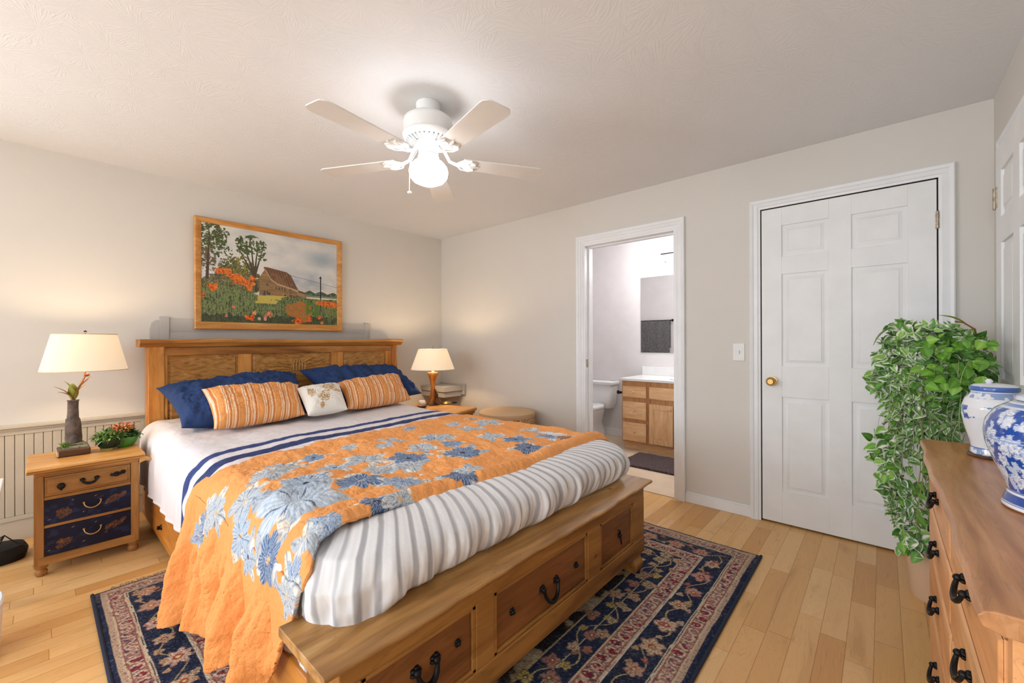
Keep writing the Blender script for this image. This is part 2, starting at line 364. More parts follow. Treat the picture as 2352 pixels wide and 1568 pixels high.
        if smooth:
            for p in me.polygons: p.use_smooth = True
            me.set_sharp_from_angle(angle=math.radians(ang))
        if label: o['label'] = label
        return o
def structure(o, label=None): o['kind'] = 'structure'; (label and o.__setitem__('label', label)); return o

# ------------------------------------------------------------------ room shell
W, H = 4.351, 2.402; YB = -6.3
structure(MB().box(-0.12, W+0.12, YB-0.12, 0.12, -0.06, 0).build('floor', MT['floor']), 'maple strip floor of the bedroom')
structure(MB().box(-0.12, W+0.12, YB-0.12, 0.0, H, H+0.06).build('ceiling', MT['ceil']), 'white stomped plaster ceiling')
structure(MB().box(-0.12, 0, YB-0.12, -5.9, 0, H).box(-0.12, 0, -4.4, 0.12, 0, H).box(-0.12, 0, -5.9, -4.4, 0, .7).box(-0.12, 0, -5.9, -4.4, 2.1, H).build('wall_left', MT['wall']), 'greige wall behind the bed')
structure(MB().box(W, W+0.12, YB-0.12, 0.12, 0, H).build('wall_right', MT['wall']), 'greige wall behind the dresser')
D1, D2, DZ = 1.955, 2.765, 2.022      # open doorway
E1, E2, EZ = 3.322, 4.153, 2.056      # six-panel door opening
mb = MB()
for a, b in ((0, D1), (D2, E1), (E2, W)): mb.box(a, b, 0, 0.12, 0, H)
mb.box(D1, D2, 0, 0.12, DZ+.022, H).box(E1, E2, 0, 0.12, EZ, H)
structure(mb.build('wall_back', MT['wall']), 'greige wall with the doorway and the white door')
mb = MB()   # wall behind the camera with two window openings
for a, b in ((0, 0.3), (2.2, 2.8), (4.1, W)): mb.box(a, b, YB-0.12, YB, 0, H)
for a, b in ((0.3, 2.2), (2.8, 4.1)): mb.box(a, b, YB-0.12, YB, 0, 0.6).box(a, b, YB-0.12, YB, 2.1, H)
structure(mb.build('wall_front', MT['wall']), 'greige wall with windows opposite the doors')
for i, (a, b) in enumerate(((0.3, 2.2), (2.8, 4.1))):
    mb = MB(); y0, y1 = YB-0.09, YB-0.04
    mb.box(a, a+.05, y0, y1, .6, 2.1).box(b-.05, b, y0, y1, .6, 2.1).box(a, b, y0, y1, .6, .65).box(a, b, y0, y1, 2.05, 2.1).box(a, b, y0+.01, y1-.01, 1.33, 1.37)
    wn = structure(mb.build('window_%d' % (i+1), MT['trim']), 'white framed window behind the camera')
    MB().box(a+.05, b-.05, y0+.02, y0+.024, .65, 2.05).build('pane', MT['pane'], wn)

CPROF = [(0.0, 0.0), (0.0, .010), (.014, .013), (.017, .017), (.040, .015), (.046, .020), (.060, .024), (.066, .020), (.066, 0.0)]
def mitred(mb, a0, a1, zt, base, plane, sgn, wd=.066, z0=0.0):
    """moulded casing profile swept up, across and down with mitred corners; a0/a1 = opening edges along the wall"""
    k = wd/.066; rings = []
    for cor in range(4):
        ring = []
        for o, d in CPROF:
            o *= k
            u = a0-o if cor in (0, 1) else a1+o; z = z0 if cor in (0, 3) else zt+o
            ring.append((u, base+sgn*d, z) if plane == 'y' else (base+sgn*d, u, z))
        rings.append(ring)
    m = len(CPROF); vs = [p for r_ in rings for p in r_]; fs = []
    for i in range(3):
        for j in range(m): fs.append((i*m+j, i*m+(j+1) % m, (i+1)*m+(j+1) % m, (i+1)*m+j))
    fs += [tuple(range(m)), tuple(range(4*m-1, 3*m-1, -1))]
    return mb.add(vs, fs)
wn = structure(MB().box(-.09, -.04, -5.9, -5.85, .7, 2.1).box(-.09, -.04, -4.45, -4.4, .7, 2.1).box(-.09, -.04, -5.9, -4.4, .7, .75).box(-.09, -.04, -5.9, -4.4, 2.05, 2.1).build('window_3', MT['trim']), 'white framed window added out of view in the left wall for side daylight')  # added unseen window, placed to light the right side of the room
MB().box(-.07, -.066, -5.85, -4.45, .75, 2.05).build('pane', MT['pane'], wn)
def casing(name, x0, x1, zt, wd=0.066, label=''):
    return structure(mitred(MB(), x0, x1, zt, 0.0, 'y', -1, wd).build(name, MT['trim']), label)
casing('trim_1', D1, D2, DZ+0.022, 0.066, label='white moulded casing round the open doorway')
casing('trim_2', E1, E2, EZ, 0.062, label='white moulded casing round the six-panel door')
# jamb of the open doorway, with strike plate
j = structure(MB().box(D1, D1+0.018, -0.006, 0.126, 0, DZ).box(D2-0.018, D2, -0.006, 0.126, 0, DZ).box(D1, D2, -0.006, 0.126, DZ, DZ+.022)
      .box(D1+.018, D1+.03, 0.05, 0.085, 0, DZ-.012).box(D2-.03, D2-.018, 0.05, 0.085, 0, DZ-.012).box(D1+.018, D2-.018, 0.05, 0.085, DZ-.012, DZ).build('trim_3', MT['trim']), 'white jamb lining the open doorway')
MB().box(D1+.018, D1+.0195, .012, .042, .96, 1.03).build('strike_plate', MT['nickel'], j)
mb = MB()
for a, b in ((0, D1-.066), (D2+.066, E1-.062), (E2+.062, W)):
    mb.box(a, b, -0.013, 0, 0, .066).box(a, b, -0.008, 0, .066, .078)
structure(mb.build('baseboard_back', MT['trim'], bev=0.003), 'white baseboard between the two door casings')
structure(MB().box(W-.013, W, -0.22, -0.0, 0, .078).box(W-.013, W, YB, -1.19, 0, .078).build('baseboard_right', MT['trim'], bev=0.003), 'white baseboard on the right wall')
structure(MB().box(0, .013, -0.9, 0, 0, .078).build('baseboard_left', MT['trim'], bev=0.003), 'white baseboard behind the far nightstand')

# beadboard wainscot left of the bed
mb = MB(); y = -2.70
while y > -4.25:
    mb.box(0.0, 0.014, y-0.036, y, 0.15, 0.655); y -= 0.0385
wn = structure(mb.build('trim_4', MT['wains'], bev=0.003), 'cream beadboard wainscot behind the painted nightstand')
MB().box(0, 0.004, -4.3, -2.68, 0.1, 0.66).box(0, .02, -4.3, -2.67, .64, .68).box(0, .016, -4.3, -2.67, 0, .15).box(0, .022, -4.3, -2.67, .125, .15).box(0, .018, -2.70, -2.67, .1, .66).build('stile_and_rail', MT['wains'], wn, bev=0.003)
MB().box(0, .045, -4.3, -2.665, .68, .70).box(0, .030, -4.3, -2.665, .665, .68).build('cap_rail', MT['wains'], wn, bev=0.004)

def panel_leaf(mb, x0, x1, z0, z1, y, T=0.035, plane='y', s=1):
    """six panel door leaf; front face at coordinate y facing s*-1 direction"""
    w = x1-x0
    def B(a, b, d0, d1, c, d):
        if plane == 'y': mb.box(a, b, min(d0, d1), max(d0, d1), c, d)
        else: mb.box(min(d0, d1), max(d0, d1), a, b, c, d)
    B(x0, x1, y+s*0.010, y+s*T, z0, z1)
    st = 0.113*w/0.82; mid = 0.108*w/0.82; cx = (x0+x1)/2
    cols = [(x0+st, cx-mid/2), (cx+mid/2, x1-st)]
    k = (z1-z0)/2.045
    rows = [(z0+.206*k, z0+.818*k), (z0+1.018*k, z0+1.612*k), (z0+1.724*k, z0+1.928*k)]
    for a, b in ((x0, x0+st), (cx-mid/2, cx+mid/2), (x1-st, x1)): B(a, b, y, y+s*.0105, z0, z1)
    zz = [z0]+[q for r in rows for q in r]+[z1]
    for i in range(0, len(zz), 2): B(x0+st, cx-mid/2, y, y+s*.0105, zz[i], zz[i+1]); B(cx+mid/2, x1-st, y, y+s*.0105, zz[i], zz[i+1])
    for a, b in cols:
        for c, d in rows:
            # sloped sticking, then raised field
            g = .012
            mb.frustum((a, b, c, d), (a+g, b-g, c+g, d-g), plane, y+s*.0105, y+s*.0095)
            g = .020; h = .034
            mb.frustum((a+g, b-g, c+g, d-g), (a+g+h*.45, b-g-h*.45, c+g+h*.45, d-g-h*.45), plane, y+s*.0102, y+s*.0035)
            mb.frustum((a+g+h*.45, b-g-h*.45, c+g+h*.45, d-g-h*.45), (a+g+h*.5, b-g-h*.5, c+g+h*.5, d-g-h*.5), plane, y+s*.0035, y+s*.0022)
mb = MB(); panel_leaf(mb, E1+.006, E2-.006, .012, EZ-.007, -0.004)
d2 = structure(mb.build('door_2', MT['door'], bev=0.0015), 'white six-panel door with brass knob')
MB().lathe([(.001, -.062), (.016, -.062), (.027, -.052), (.029, -.040), (.022, -.030), (.011, -.026), (.010, -.012), (.030, -.010), (.031, -.002)], (3.386, -.004, .925), 32, 'y').build('door_knob', MT['brass'], d2, smooth=True, label='round brass door knob')
for z in (1.83, 1.05, 0.25):
    MB().box(E2-.012, E2+.006, -.012, -.002, z-.045, z+.045).lathe([(.0055, -.047), (.0055, .047)], (E2-.003, -.013, z), 12).build('hinge', MT['nickel'], d2, bev=.001)
structure(MB().box(E1-.001, E1+.004, -.003, .12, 0, EZ).box(E2-.004, E2+.001, -.003, .12, 0, EZ).box(E1, E2, .1, .13, 0, EZ).box(E1, E2, -.002, .12, EZ-.004, EZ+.002).build('door_gap_shade', MT['dark']), 'dark strips for the shade in the gap round the closed door')  # dark strips put the shade of the door gap into colour
# closet door on the right wall
F1, F2 = -0.325, -1.09
mb = mitred(MB(), F2-.01, F1+.035, 2.045, W, 'x', -1)
mb.box(W-.008, W-.001, F1+.0, F1+.036, 0, 2.045)
structure(mb.build('trim_6', MT['trim']), 'white moulded casing on the right wall')
mb = MB(); panel_leaf(mb, F2, F1, .012, 2.04, W-.038, T=.037, plane='x', s=1)
d3 = structure(mb.build('door_3', MT['door'], bev=.0015), 'white panelled door on the right wall')
for z in (1.825, 1.065, 0.25):
    MB().box(W-.042, W-.010, F1-.03, F1+.034, z-.045, z+.045).lathe([(.006, -.048), (.006, .048)], (W-.042, F1+.003, z), 12).build('hinge', MT['nickel'], d3, bev=.001)

# ------------------------------------------------------------------ bathroom beyond the doorway
BX0, BX1, BY = 0.75, 3.3, 1.66
structure(MB().box(BX0-.1, BX1+.1, .12, BY+.1, -.06, .001).build('floor', MT['vinyl']), 'pale bathroom floor')
structure(MB().box(BX0-.1, BX1+.1, .0, BY+.1, H, H+.06).build('ceiling', MT['bathwall']), 'bathroom ceiling')
structure(MB().box(BX0-.1, BX1+.1, BY, BY+.1, 0, H).build('wall_back', MT['bathwall']), 'pale bathroom wall behind the vanity')
structure(MB().box(BX0-.1, BX0, .12, BY, 0, H).build('wall_left', MT['bathwall']), 'pale bathroom wall beyond the toilet')
structure(MB().box(BX1, BX1+.1, .12, BY, 0, H).build('wall_right', MT['bathwall']), 'pale bathroom side wall')
structure(MB().box(BX0, D1, .12, .126, 0, H).box(D2, BX1, .12, .126, 0, H).box(D1, D2, .12, .126, DZ+.02, H).build('wall_front', MT['bathwall']), 'bathroom side of the doorway wall')
structure(MB().box(BX0, 1.76, BY-.012, BY, 0, .085).build('baseboard_back', MT['trim'], bev=.003), 'white baseboard behind the toilet')
structure(MB().box(D1, D2, 0.0, .125, 0, .006).build('trim_7', MT['vinyl'], bev=.002), 'pale threshold strip in the doorway')

van = thing('vanity_cabinet', 'light oak bathroom vanity with round knobs under white countertop', 'cabinet', (2.3, 1.36, 0))
MB().box(1.765, 2.90, 1.10, BY-.005, .09, .757).box(1.79, 2.88, 1.16, BY-.005, 0, .09).build('body', MT['oakd'], van, bev=.002)
MB().box(1.765, 2.90, 1.155, 1.165, 0, .09).build('toe_kick', MT['oak'], van)
def knob(mb, x, y, z): mb.lathe([(.001, -.027), (.010, -.025), (.0145, -.018), (.012, -.010), (.006, -.006), (.006, 0)], (x, y, z), 16, 'y')
for z0, z1 in ((.580, .700), (.345, .532), (.108, .306)):
    dr = MB().box(1.782, 2.048, 1.082, 1.10, z0, z1).frustum((1.782, 2.048, z0, z1), (1.792, 2.038, z0+.01, z1-.01), 'y', 1.082, 1.076).build('drawer', MT['oak'], van, bev=.002)
    k = MB(); knob(k, 1.912, 1.077, (z0+z1)/2); k.build('knob', MT['oak'], dr, smooth=True)
MB().box(2.082, 2.60, 1.082, 1.10, .575, .705).frustum((2.082, 2.60, .575, .705), (2.092, 2.59, .585, .695), 'y', 1.082, 1.076).build('drawer_front', MT['oak'], van, bev=.002)
for x0, x1, kx in ((2.082, 2.332, 2.305), (2.345, 2.60, 2.375)):
    m = MB().box(x0+.001, x1-.001, 1.088, 1.10, .109, .524)
    for a, b, c, d in ((x0, x0+.05, .108, .525), (x1-.05, x1, .108, .525), (x0+.05, x1-.05, .108, .16), (x0+.05, x1-.05, .47, .525)): m.box(a, b, 1.080, 1.0885, c, d)
    m.frustum((x0+.055, x1-.055, .165, .465), (x0+.082, x1-.082, .192, .438), 'y', 1.088, 1.0815)
    dd = m.build('door', MT['oakv'], van, bev=.002)
    k = MB(); knob(k, kx, 1.080, .485); k.build('knob', MT['oak'], dd, smooth=True)
ct = thing('bathroom_countertop', 'white countertop with integral sink on the oak vanity', 'countertop', (2.3, 1.36, .757))
MB().box(1.745, 2.92, 1.068, BY-.001, .757, .785).build('slab', MT['counter'], ct, bev=.006)
MB().box(1.755, 2.92, BY-.022, BY-.001, .785, .885).build('backsplash', MT['counter'], ct, bev=.004)
MB().lathe([(.20, .0), (.205, .006), (.19, .007), (.16, .003), (.001, .001)], (2.42, 1.34, .784), 40).build('sink_bowl', MT['counter'], ct, smooth=True)
MB().tube([(2.42, 1.58, .785), (2.42, 1.58, .87), (2.42, 1.55, .90), (2.42, 1.46, .89)], .012, 10).build('faucet', MT['nickel'], ct, smooth=True)
tag(MB().box(1.735, 2.86, BY-.008, BY-.001, 1.052, 1.952).build('wall_mirror', MT['mirror']), 'frameless rectangular mirror on bathroom wall above vanity', 'mirror')
vl = thing('vanity_light', 'wall light with small glass cone shades above bathroom mirror', 'light', (2.4, BY, 2.19))
MB().box(2.28, 2.52, BY-.02, BY-.001, 2.13, 2.23).tube([(2.02, 1.56, 2.185), (2.78, 1.56, 2.185)], .007, 8).tube([(2.4, BY-.02, 2.185), (2.4, 1.56, 2.185)], .009, 8).build('bar', MT['bronze'], vl, bev=.001)
for x in (2.045, 2.40, 2.75):
    sh = MB().lathe([(.013, 2.175), (.022, 2.165), (.030, 2.14), (.046, 2.10), (.052, 2.092), (.048, 2.095), (.026, 2.142), (.012, 2.17)], (x, 1.56, 0), 24, caps=False).build('shade', MT['frost'], vl, smooth=True)
    MB().sph((x, 1.56, 2.125), .016).build('bulb', MT['bulb'], sh, smooth=True)
    point('vanity_fill', (x, 1.15, 2.08), BATH, (0.97, 0.97, 1.0), .05)  # added lamp set forward of the bulb for more even light

tl = thing('toilet', 'white two-piece toilet left of the oak vanity', 'toilet', (1.22, 1.3, 0))
def loft(mb, rings, n=32):
    """rings: (cx, cy, rx, ry, z, power)"""
    vs = []; fs = []
    for cx, cy, rx, ry, z, pw in rings:
        for k in range(n):
            a = 2*PI*k/n; c, s_ = math.cos(a), math.sin(a)
            vs.append((cx+rx*math.copysign(abs(c)**(2/pw), c), cy+ry*math.copysign(abs(s_)**(2/pw), s_), z))
    for i in range(len(rings)-1):
        for k in range(n): fs.append((i*n+k, i*n+(k+1) % n, (i+1)*n+(k+1) % n, (i+1)*n+k))
    fs += [tuple(range(n-1, -1, -1)), tuple((len(rings)-1)*n+k for k in range(n))]
    return mb.add(vs, fs)
loft(MB(), [(1.245, 1.545, .165, .085, .36, 5), (1.245, 1.545, .19, .095, .42, 5), (1.245, 1.545, .215, .10, .65, 5)]).build('tank', MT['white'], tl, smooth=True)
loft(MB(), [(1.245, 1.54, .225, .108, .65, 6), (1.245, 1.54, .232, .112, .66, 6), (1.245, 1.54, .232, .112, .685, 6), (1.245, 1.54, .215, .10, .695, 6)]).build('tank_lid', MT['white'], tl, smooth=True)
loft(MB(), [(1.245, 1.30, .12, .24, .0, 3), (1.245, 1.30, .11, .22, .10, 3), (1.245, 1.27, .12, .20, .20, 2.4), (1.245, 1.22, .18, .25, .34, 2.2), (1.245, 1.21, .185, .26, .385, 2.2)]).build('bowl', MT['white'], tl, smooth=True)
loft(MB(), [(1.245, 1.20, .19, .25, .387, 2.2), (1.245, 1.20, .195, .255, .40, 2.2), (1.245, 1.20, .19, .25, .42, 2.2), (1.245, 1.20, .15, .21, .427, 2.2)]).build('seat_lid', MT['white'], tl, smooth=True)
ph = thing('toilet_paper_holder', 'dark bronze paper holder on left side of vanity', 'paper holder', (1.765, 1.2, .62))
MB().lathe([(.001, -.022), (.020, -.020), (.020, -.004), (.012, 0), (.012, .03)], (1.70, 1.16, .615), 16, 'x').build('mount', MT['bronze'], ph, smooth=True)
MB().tube([(1.772, 1.16, .615), (1.70, 1.16, .615), (1.69, 1.19, .60), (1.69, 1.30, .60)], .008, 8).build('arm', MT['bronze'], ph, smooth=True)
tb = thing('toilet_brush', 'black and silver toilet brush standing beside oak vanity', 'toilet brush', (1.66, 1.45, 0))
MB().lathe([(.045, 0), (.048, .01), (.045, .10), (.03, .105)], (1.66, 1.45, 0), 20).build('holder', MT['nickel'], tb, smooth=True)
MB().lathe([(.006, .1), (.006, .30), (.014, .31), (.016, .42), (.010, .43)], (1.66, 1.45, 0), 12).build('handle', MT['black'], tb, smooth=True)
# grey towel on its bar (seen in the mirror)
rail = thing('towel_bar', 'dark towel bar with round ends seen in the bathroom mirror', 'towel bar', (1.28, .126, 1.5))
MB().tube([(.99, .19, 1.50), (1.575, .19, 1.50)], .009, 10).build('rod', MT['bronze'], rail, smooth=True)
for x in (.99, 1.575): MB().tube([(x, .126, 1.50), (x, .19, 1.50)], .010, 10).sph((x, .195, 1.50), .02).build('bracket', MT['bronze'], rail, smooth=True)
uu = np.linspace(0, 1, 40); ss = np.linspace(0, 1, 40)
P = np.zeros((40, 40, 3))
for i, s_ in enumerate(ss):
    if s_ < .5: zz = 1.0+.5*s_*2; yy = .212
    else: zz = 1.51-.42*(s_-.5)*2; yy = .166
    P[i, :, 0] = 1.035+uu*.5; P[i, :, 1] = yy+.004*np.sin(uu*22); P[i, :, 2] = zz + .0*uu
tw = MB().grid(P).build('hand_towel', MT['towel'], solid=.010, smooth=True)
tag(tw, 'grey folded towel hanging on bar, reflected in bathroom mirror', 'towel')
def ragged(mb, x0, x1, y0, y1, z0, z1, nx=40, ny=30, amp=.004, seed=1):
    X, Y = np.meshgrid(np.linspace(x0, x1, nx), np.linspace(y0, y1, ny)); Z = z1+amp*(fbm(X*60, Y*60, seed)-.5)*2
    mb.grid(np.stack([X, Y, Z], -1), flip=False); return mb.box(x0, x1, y0, y1, z0, z1-amp*1.1)
tag(ragged(MB(), 2.0, 2.72, .53, 1.03, .001, .018).build('bath_mat', MT['mat']), 'dark charcoal bath mat on floor before the vanity', 'mat')

# light switch
sw = thing('light_switch', 'white light switch plate between doorway and white door', 'light switch', (3.189, 0, 1.112))
MB().box(3.152, 3.226, -.006, 0, 1.052, 1.172).build('plate', MT['plastic'], sw, bev=.003)
MB().box(3.183, 3.195, -.016, -.005, 1.10, 1.124).build('toggle', MT['plastic'], sw, bev=.002)

# ------------------------------------------------------------------ metal pulls
def bail(mb, c, w, drop, out=.022, plane='x', sgn=1, r=.0045, ros=.013):
    """drop handle: two rosettes and a hanging bow; plane = axis the face looks along"""
    def P(u, v, d):  # u sideways, v up, d out of the face
        return (c[0]+sgn*d, c[1]+u, c[2]+v) if plane == 'x' else (c[0]+u, c[1]+sgn*d, c[2]+v)
    for s in (-1, 1):
        for k in range(5):
            a = k*2*PI/5
            mb.sph(P(s*w/2+math.cos(a)*ros*.55, math.sin(a)*ros*.55, .002), ros*.5, .7, 8)
        mb.sph(P(s*w/2, 0, .010), ros*.62, 1, 10)
    pts = [P(w/2*math.cos(t), -drop*math.sin(t), out*(.55+.45*math.sin(t))) for t in np.linspace(0, PI, 15)]
    mb.tube(pts, [r*(1+.5*math.sin(t)) for t in np.linspace(0, PI, 15)], 8)
    return mb
def rosette(mb, c, r=.014, sgn=1):
    for k in range(6):
        a = k*PI/3; mb.sph((c[0]+sgn*.003, c[1]+math.cos(a)*r*.7, c[2]+math.sin(a)*r*.7), r*.5, 1, 8)
    mb.sph((c[0]+sgn*.008, c[1], c[2]), r*.7, 1, 10); return mb

# ------------------------------------------------------------------ bed frame
bed = thing('storage_bed', 'honey pine panelled bed with carved headboard and drawer chest footboard', 'bed', (1.6, -1.93, 0))
mb = MB()
# headboard frame: stiles, rails
yl, yr = -2.69, -.75
mb.box(.10, .17, yl+.05, yr-.03, .16, 1.155)
hb = mb.build('headboard', MT['bed'], bed, bev=.004)
for y0, y1 in ((yl, yl+.088), (yr-.05, yr)):
    MB().prism([(.07, 0), (.215, 0), (.215, .55), (.195, .72), (.215, .95), (.20, 1.08), (.215, 1.162), (.07, 1.162)], 'y', y0, y1).build('headboard_post', MT['bedv'], bed, bev=.006)
PAN = ((-2.583, -2.153), (-2.063, -1.421), (-1.311, -.865))
MB().box(.17, .192, yl+.088, yr-.05, 1.10, 1.158).box(.17, .19, yl+.088, yr-.05, .30, .42).build('rail', MT['bed'], hb, bev=.003)
for y0, y1 in ((-2.602, -2.583), (-2.153, -2.063), (-1.421, -1.311), (-.865, -.80)):
    MB().box(.17, .190, y0, y1, .42, 1.102).build('stile', MT['bedv'], hb, bev=.003)
for i, (y0, y1) in enumerate(PAN):
    MB().box(.168, .178, y0, y1, .42, 1.102).frustum((y0+.012, y1-.012, .432, 1.090), (y0+.022, y1-.022, .442, 1.080), 'x', .178, .1865).build('panel', MT['panel'], hb, bev=.0015)
# carved ornament on the centre panel
orn = MB(); cy, cz = -1.70, 1.0
for k in range(9):
    a = PI*(.06+.11*k); pts = []
    for t in np.linspace(0, 1, 9):
        r = .04+.17*t; aa = a+.5*t*(1 if k > 4 else -1)
        pts.append((.187, cy+r*1.35*math.cos(aa), cz-.05+r*.62*math.sin(aa)))
    orn.tube(pts, [.004+.006*math.sin(PI*t) for t in np.linspace(0, 1, 9)], 6)
for k in range(5): orn.tube([(.187, cy-.045+.022*k, cz-.05), (.19, cy-.05+.025*k, cz), (.187, cy-.035+.018*k, cz+.045)], .0075, 6)
for s in (-1, 1):
    for q in range(5):
        yy = cy+s*(.12+.035*q); orn.tube([(.186, yy+.025*math.cos(t), .93+.018*q % .05+.03*math.sin(t)) for t in np.linspace(0, 4.2, 10)], .004, 6)
orn.build('carving', MT['panel'], hb, smooth=True)
# crown moulding along the top, slightly wavy front edge
def crown(y0, y1, n=40):
    mb = MB(); ys = np.linspace(y0, y1, n); prof = [(.06, 1.160), (.215, 1.160), (.232, 1.176), (.252, 1.190), (.256, 1.208), (.245, 1.216), (.06, 1.216)]
    vs = []; fs = []; m = len(prof)
    for i, y in enumerate(ys):
        e = .008*math.sin(y*5.1)+.004*math.sin(y*13)
        for q, (x, z) in enumerate(prof):
            vs.append((x+(e if x > .2 else 0), y, z+.4*e*(1 if q > 1 else 0)))
    for i in range(n-1):
        for k in range(m): fs.append((i*m+k, i*m+(k+1) % m, (i+1)*m+(k+1) % m, (i+1)*m+k))
    fs += [tuple(range(m-1, -1, -1)), tuple((n-1)*m+k for k in range(m))]
    return mb.add(vs, fs)
crown(-2.735, -.705).build('crown_moulding', MT['bed'], bed, bev=.003)
# side rails with drawers
for sy, y0, y1 in ((-1, -2.72, -2.69), (1, -1.15, -1.12)):
    sr = MB().box(.20, 2.86, y0, y1, .045, .300).build('side_rail', MT['bedx'], bed, bev=.006)
    if sy < 0:
        for xa, xb in ((.36, 1.36), (1.45, 2.5)):
            dd = MB().frustum((xa, xb, .075, .262), (xa+.008, xb-.008, .083, .254), 'y', y0, y0-.010).build('side_drawer', MT['bedx'], sr, bev=.002)
            MB().lathe([(.001, -.022), (.012, -.018), (.010, -.008), (.016, -.003), (.017, 0)], (xa+.56, y0-.010, .165), 16, 'y').build('drawer_knob', MT['iron'], dd, smooth=True)
MB().box(.2, 2.86, -2.69, -1.15, .24, .29).build('slat_base', MT['bedx'], bed)
# footboard chest
fy0, fy1 = -2.745, -1.11
MB().box(2.80, 2.985, fy0+.02, fy1-.012, .10, .445).build('footboard_case', MT['benchf'], bed, bev=.003)
ff = MB()
ys = [fy0+.01, fy0+.075]
DRW = ((-2.68, -2.305), (-2.225, -1.66), (-1.555, -1.235))
ff = MB().box(2.985, 3.000, fy0+.01, fy1, .388, .446).box(2.985, 3.004, fy0+.01, fy1, .108, .185)
for a, b in ((fy0+.01, -2.68), (-2.305, -2.225), (-1.66, -1.555), (-1.235, fy1)): ff.box(2.985, 3.001, a, b, .18, .39)
ff.build('face_frame', MT['benchf'], bed, bev=.004)
for i, (a, b) in enumerate(DRW):
    mm = MB().box(2.985, 2.9985, a, a+.014, .186, .388).box(2.985, 2.9985, b-.014, b, .186, .388).box(2.985, 2.9985, a, b, .376, .388).box(2.985, 2.9985, a, b, .186, .197)
    dd = MB().box(2.96, 2.989, a, b, .186, .388).frustum((a+.014, b-.014, .197, .376), (a+.02, b-.02, .203, .370), 'x', 2.989, 2.9925).build('drawer', MT['benchd'], bed, bev=.0015)
    mm.build('drawer_moulding', MT['benchf'], dd, bev=.002)
    h = MB()
    if i == 0:
        bail(h, (2.9925, -2.49, .312), .065, .045, r=.006, ros=.018); h.build('bail_pull', MT['iron'], dd, smooth=True)
        rosette(MB(), (2.9925, -2.375, .310), .010).build('pull_knob', MT['iron'], dd, smooth=True)
    elif i == 1:
        bail(h, (2.9925, -1.925, .285), .085, .055, r=.0055, ros=.017); h.build('bail_pull', MT['iron'], dd, smooth=True)
        for yy in (-2.135, -1.745): rosette(MB(), (2.9925, yy, .285), .011).build('pull_knob', MT['iron'], dd, smooth=True)
    else:
        rosette(h, (2.9925, -1.37, .275), .012); h.tube([(2.998, -1.375, .285), (3.01, -1.39, .305), (3.0, -1.395, .31)], .004, 6); h.tube([(3.0, -1.37, .27), (3.006, -1.37, .235)], .004, 6)
        h.build('pull_knob', MT['iron'], dd, smooth=True)
# top slab, front edge worn and slightly wavy
def slab(n=90):
    mb = MB(); ys = np.linspace(-2.785, -1.075, n); vs = []; fs = []
    prof = [(2.78, .446), (3.012, .446), (3.030, .452), (3.040, .462), (3.040, .468), (3.034, .472), (2.78, .472)]; m = len(prof)
    for i, y in enumerate(ys):
        e = .006*math.sin(y*7.3+1)+.003*math.sin(y*19)+.0015*math.sin(y*53)
        for q, (x, z) in enumerate(prof): vs.append((x+(e if x > 3 else 0), y, z+.25*e))
    for i in range(n-1):
        for k in range(m): fs.append((i*m+k, i*m+(k+1) % m, (i+1)*m+(k+1) % m, (i+1)*m+k))
    fs += [tuple(range(m-1, -1, -1)), tuple((n-1)*m+k for k in range(m))]
    return mb.add(vs, fs)
slab().build('footboard_top', MT['bench'], bed, bev=.003)
for y in (fy1-.045, fy0+.06):
    MB().prism([(2.93, .012), (2.985, .012), (2.998, .03), (3.0, .055), (2.985, .08), (2.985, .108), (2.915, .108), (2.90, .06), (2.915, .03)], 'y', y-.04, y+.04).build('foot', MT['benchf'], bed, bev=.006)
for y in (yl+.044, yr-.025):
    MB().box(.08, .20, y-.03, y+.03, 0, .03).build('foot', MT['bedv'], bed)

# old grey headboard left standing against the wall
gh = thing('grey_headboard', 'grey painted sleigh headboard standing behind the pine headboard', 'headboard', (.015, -1.8, 0))
MB().box(.002, .012, -2.60, -.96, 0, 1.345).build('panel', MT['ghost'], gh, bev=.002)
MB().prism([(.002, 1.27), (.013, 1.27), (.020, 1.30), (.023, 1.335), (.020, 1.360), (.013, 1.370), (.002, 1.370)], 'y', -2.545, -1.0).build('top_roll', MT['ghost'], gh, smooth=True)
for y0, y1 in ((-2.60, -2.545), (-1.0, -.955)):
    MB().prism([(.002, 0), (.018, 0), (.018, 1.25), (.025, 1.30), (.029, 1.34), (.025, 1.370), (.014, 1.380), (.002, 1.380)], 'y', y0, y1).build('post', MT['ghost'], gh, bev=.002)
MB().prism([(-2.655, 0), (-2.60, 0), (-2.60, 1.355), (-2.625, 1.350), (-2.645, 1.33), (-2.655, 1.29)], 'x', .002, .014).build('side_post', MT['ghost'], gh, bev=.002)
# leftover of grey furniture, built as boards in the corner
gs = thing('grey_furniture_remnant', 'small grey remnant of older furniture in the room corner', 'shelf', (.2, -.1, .58))
MB().box(.002, .40, -.30, -.035, .645, .70).build('upper_board', MT['ghost'], gs, bev=.003)
MB().box(.002, .385, -.29, -.035, .585, .640).build('lower_board', MT['ghost'], gs, bev=.003)
MB().box(.002, .43, -.034, -.002, .60, .712).build('back_board', MT['ghost'], gs, bev=.003)

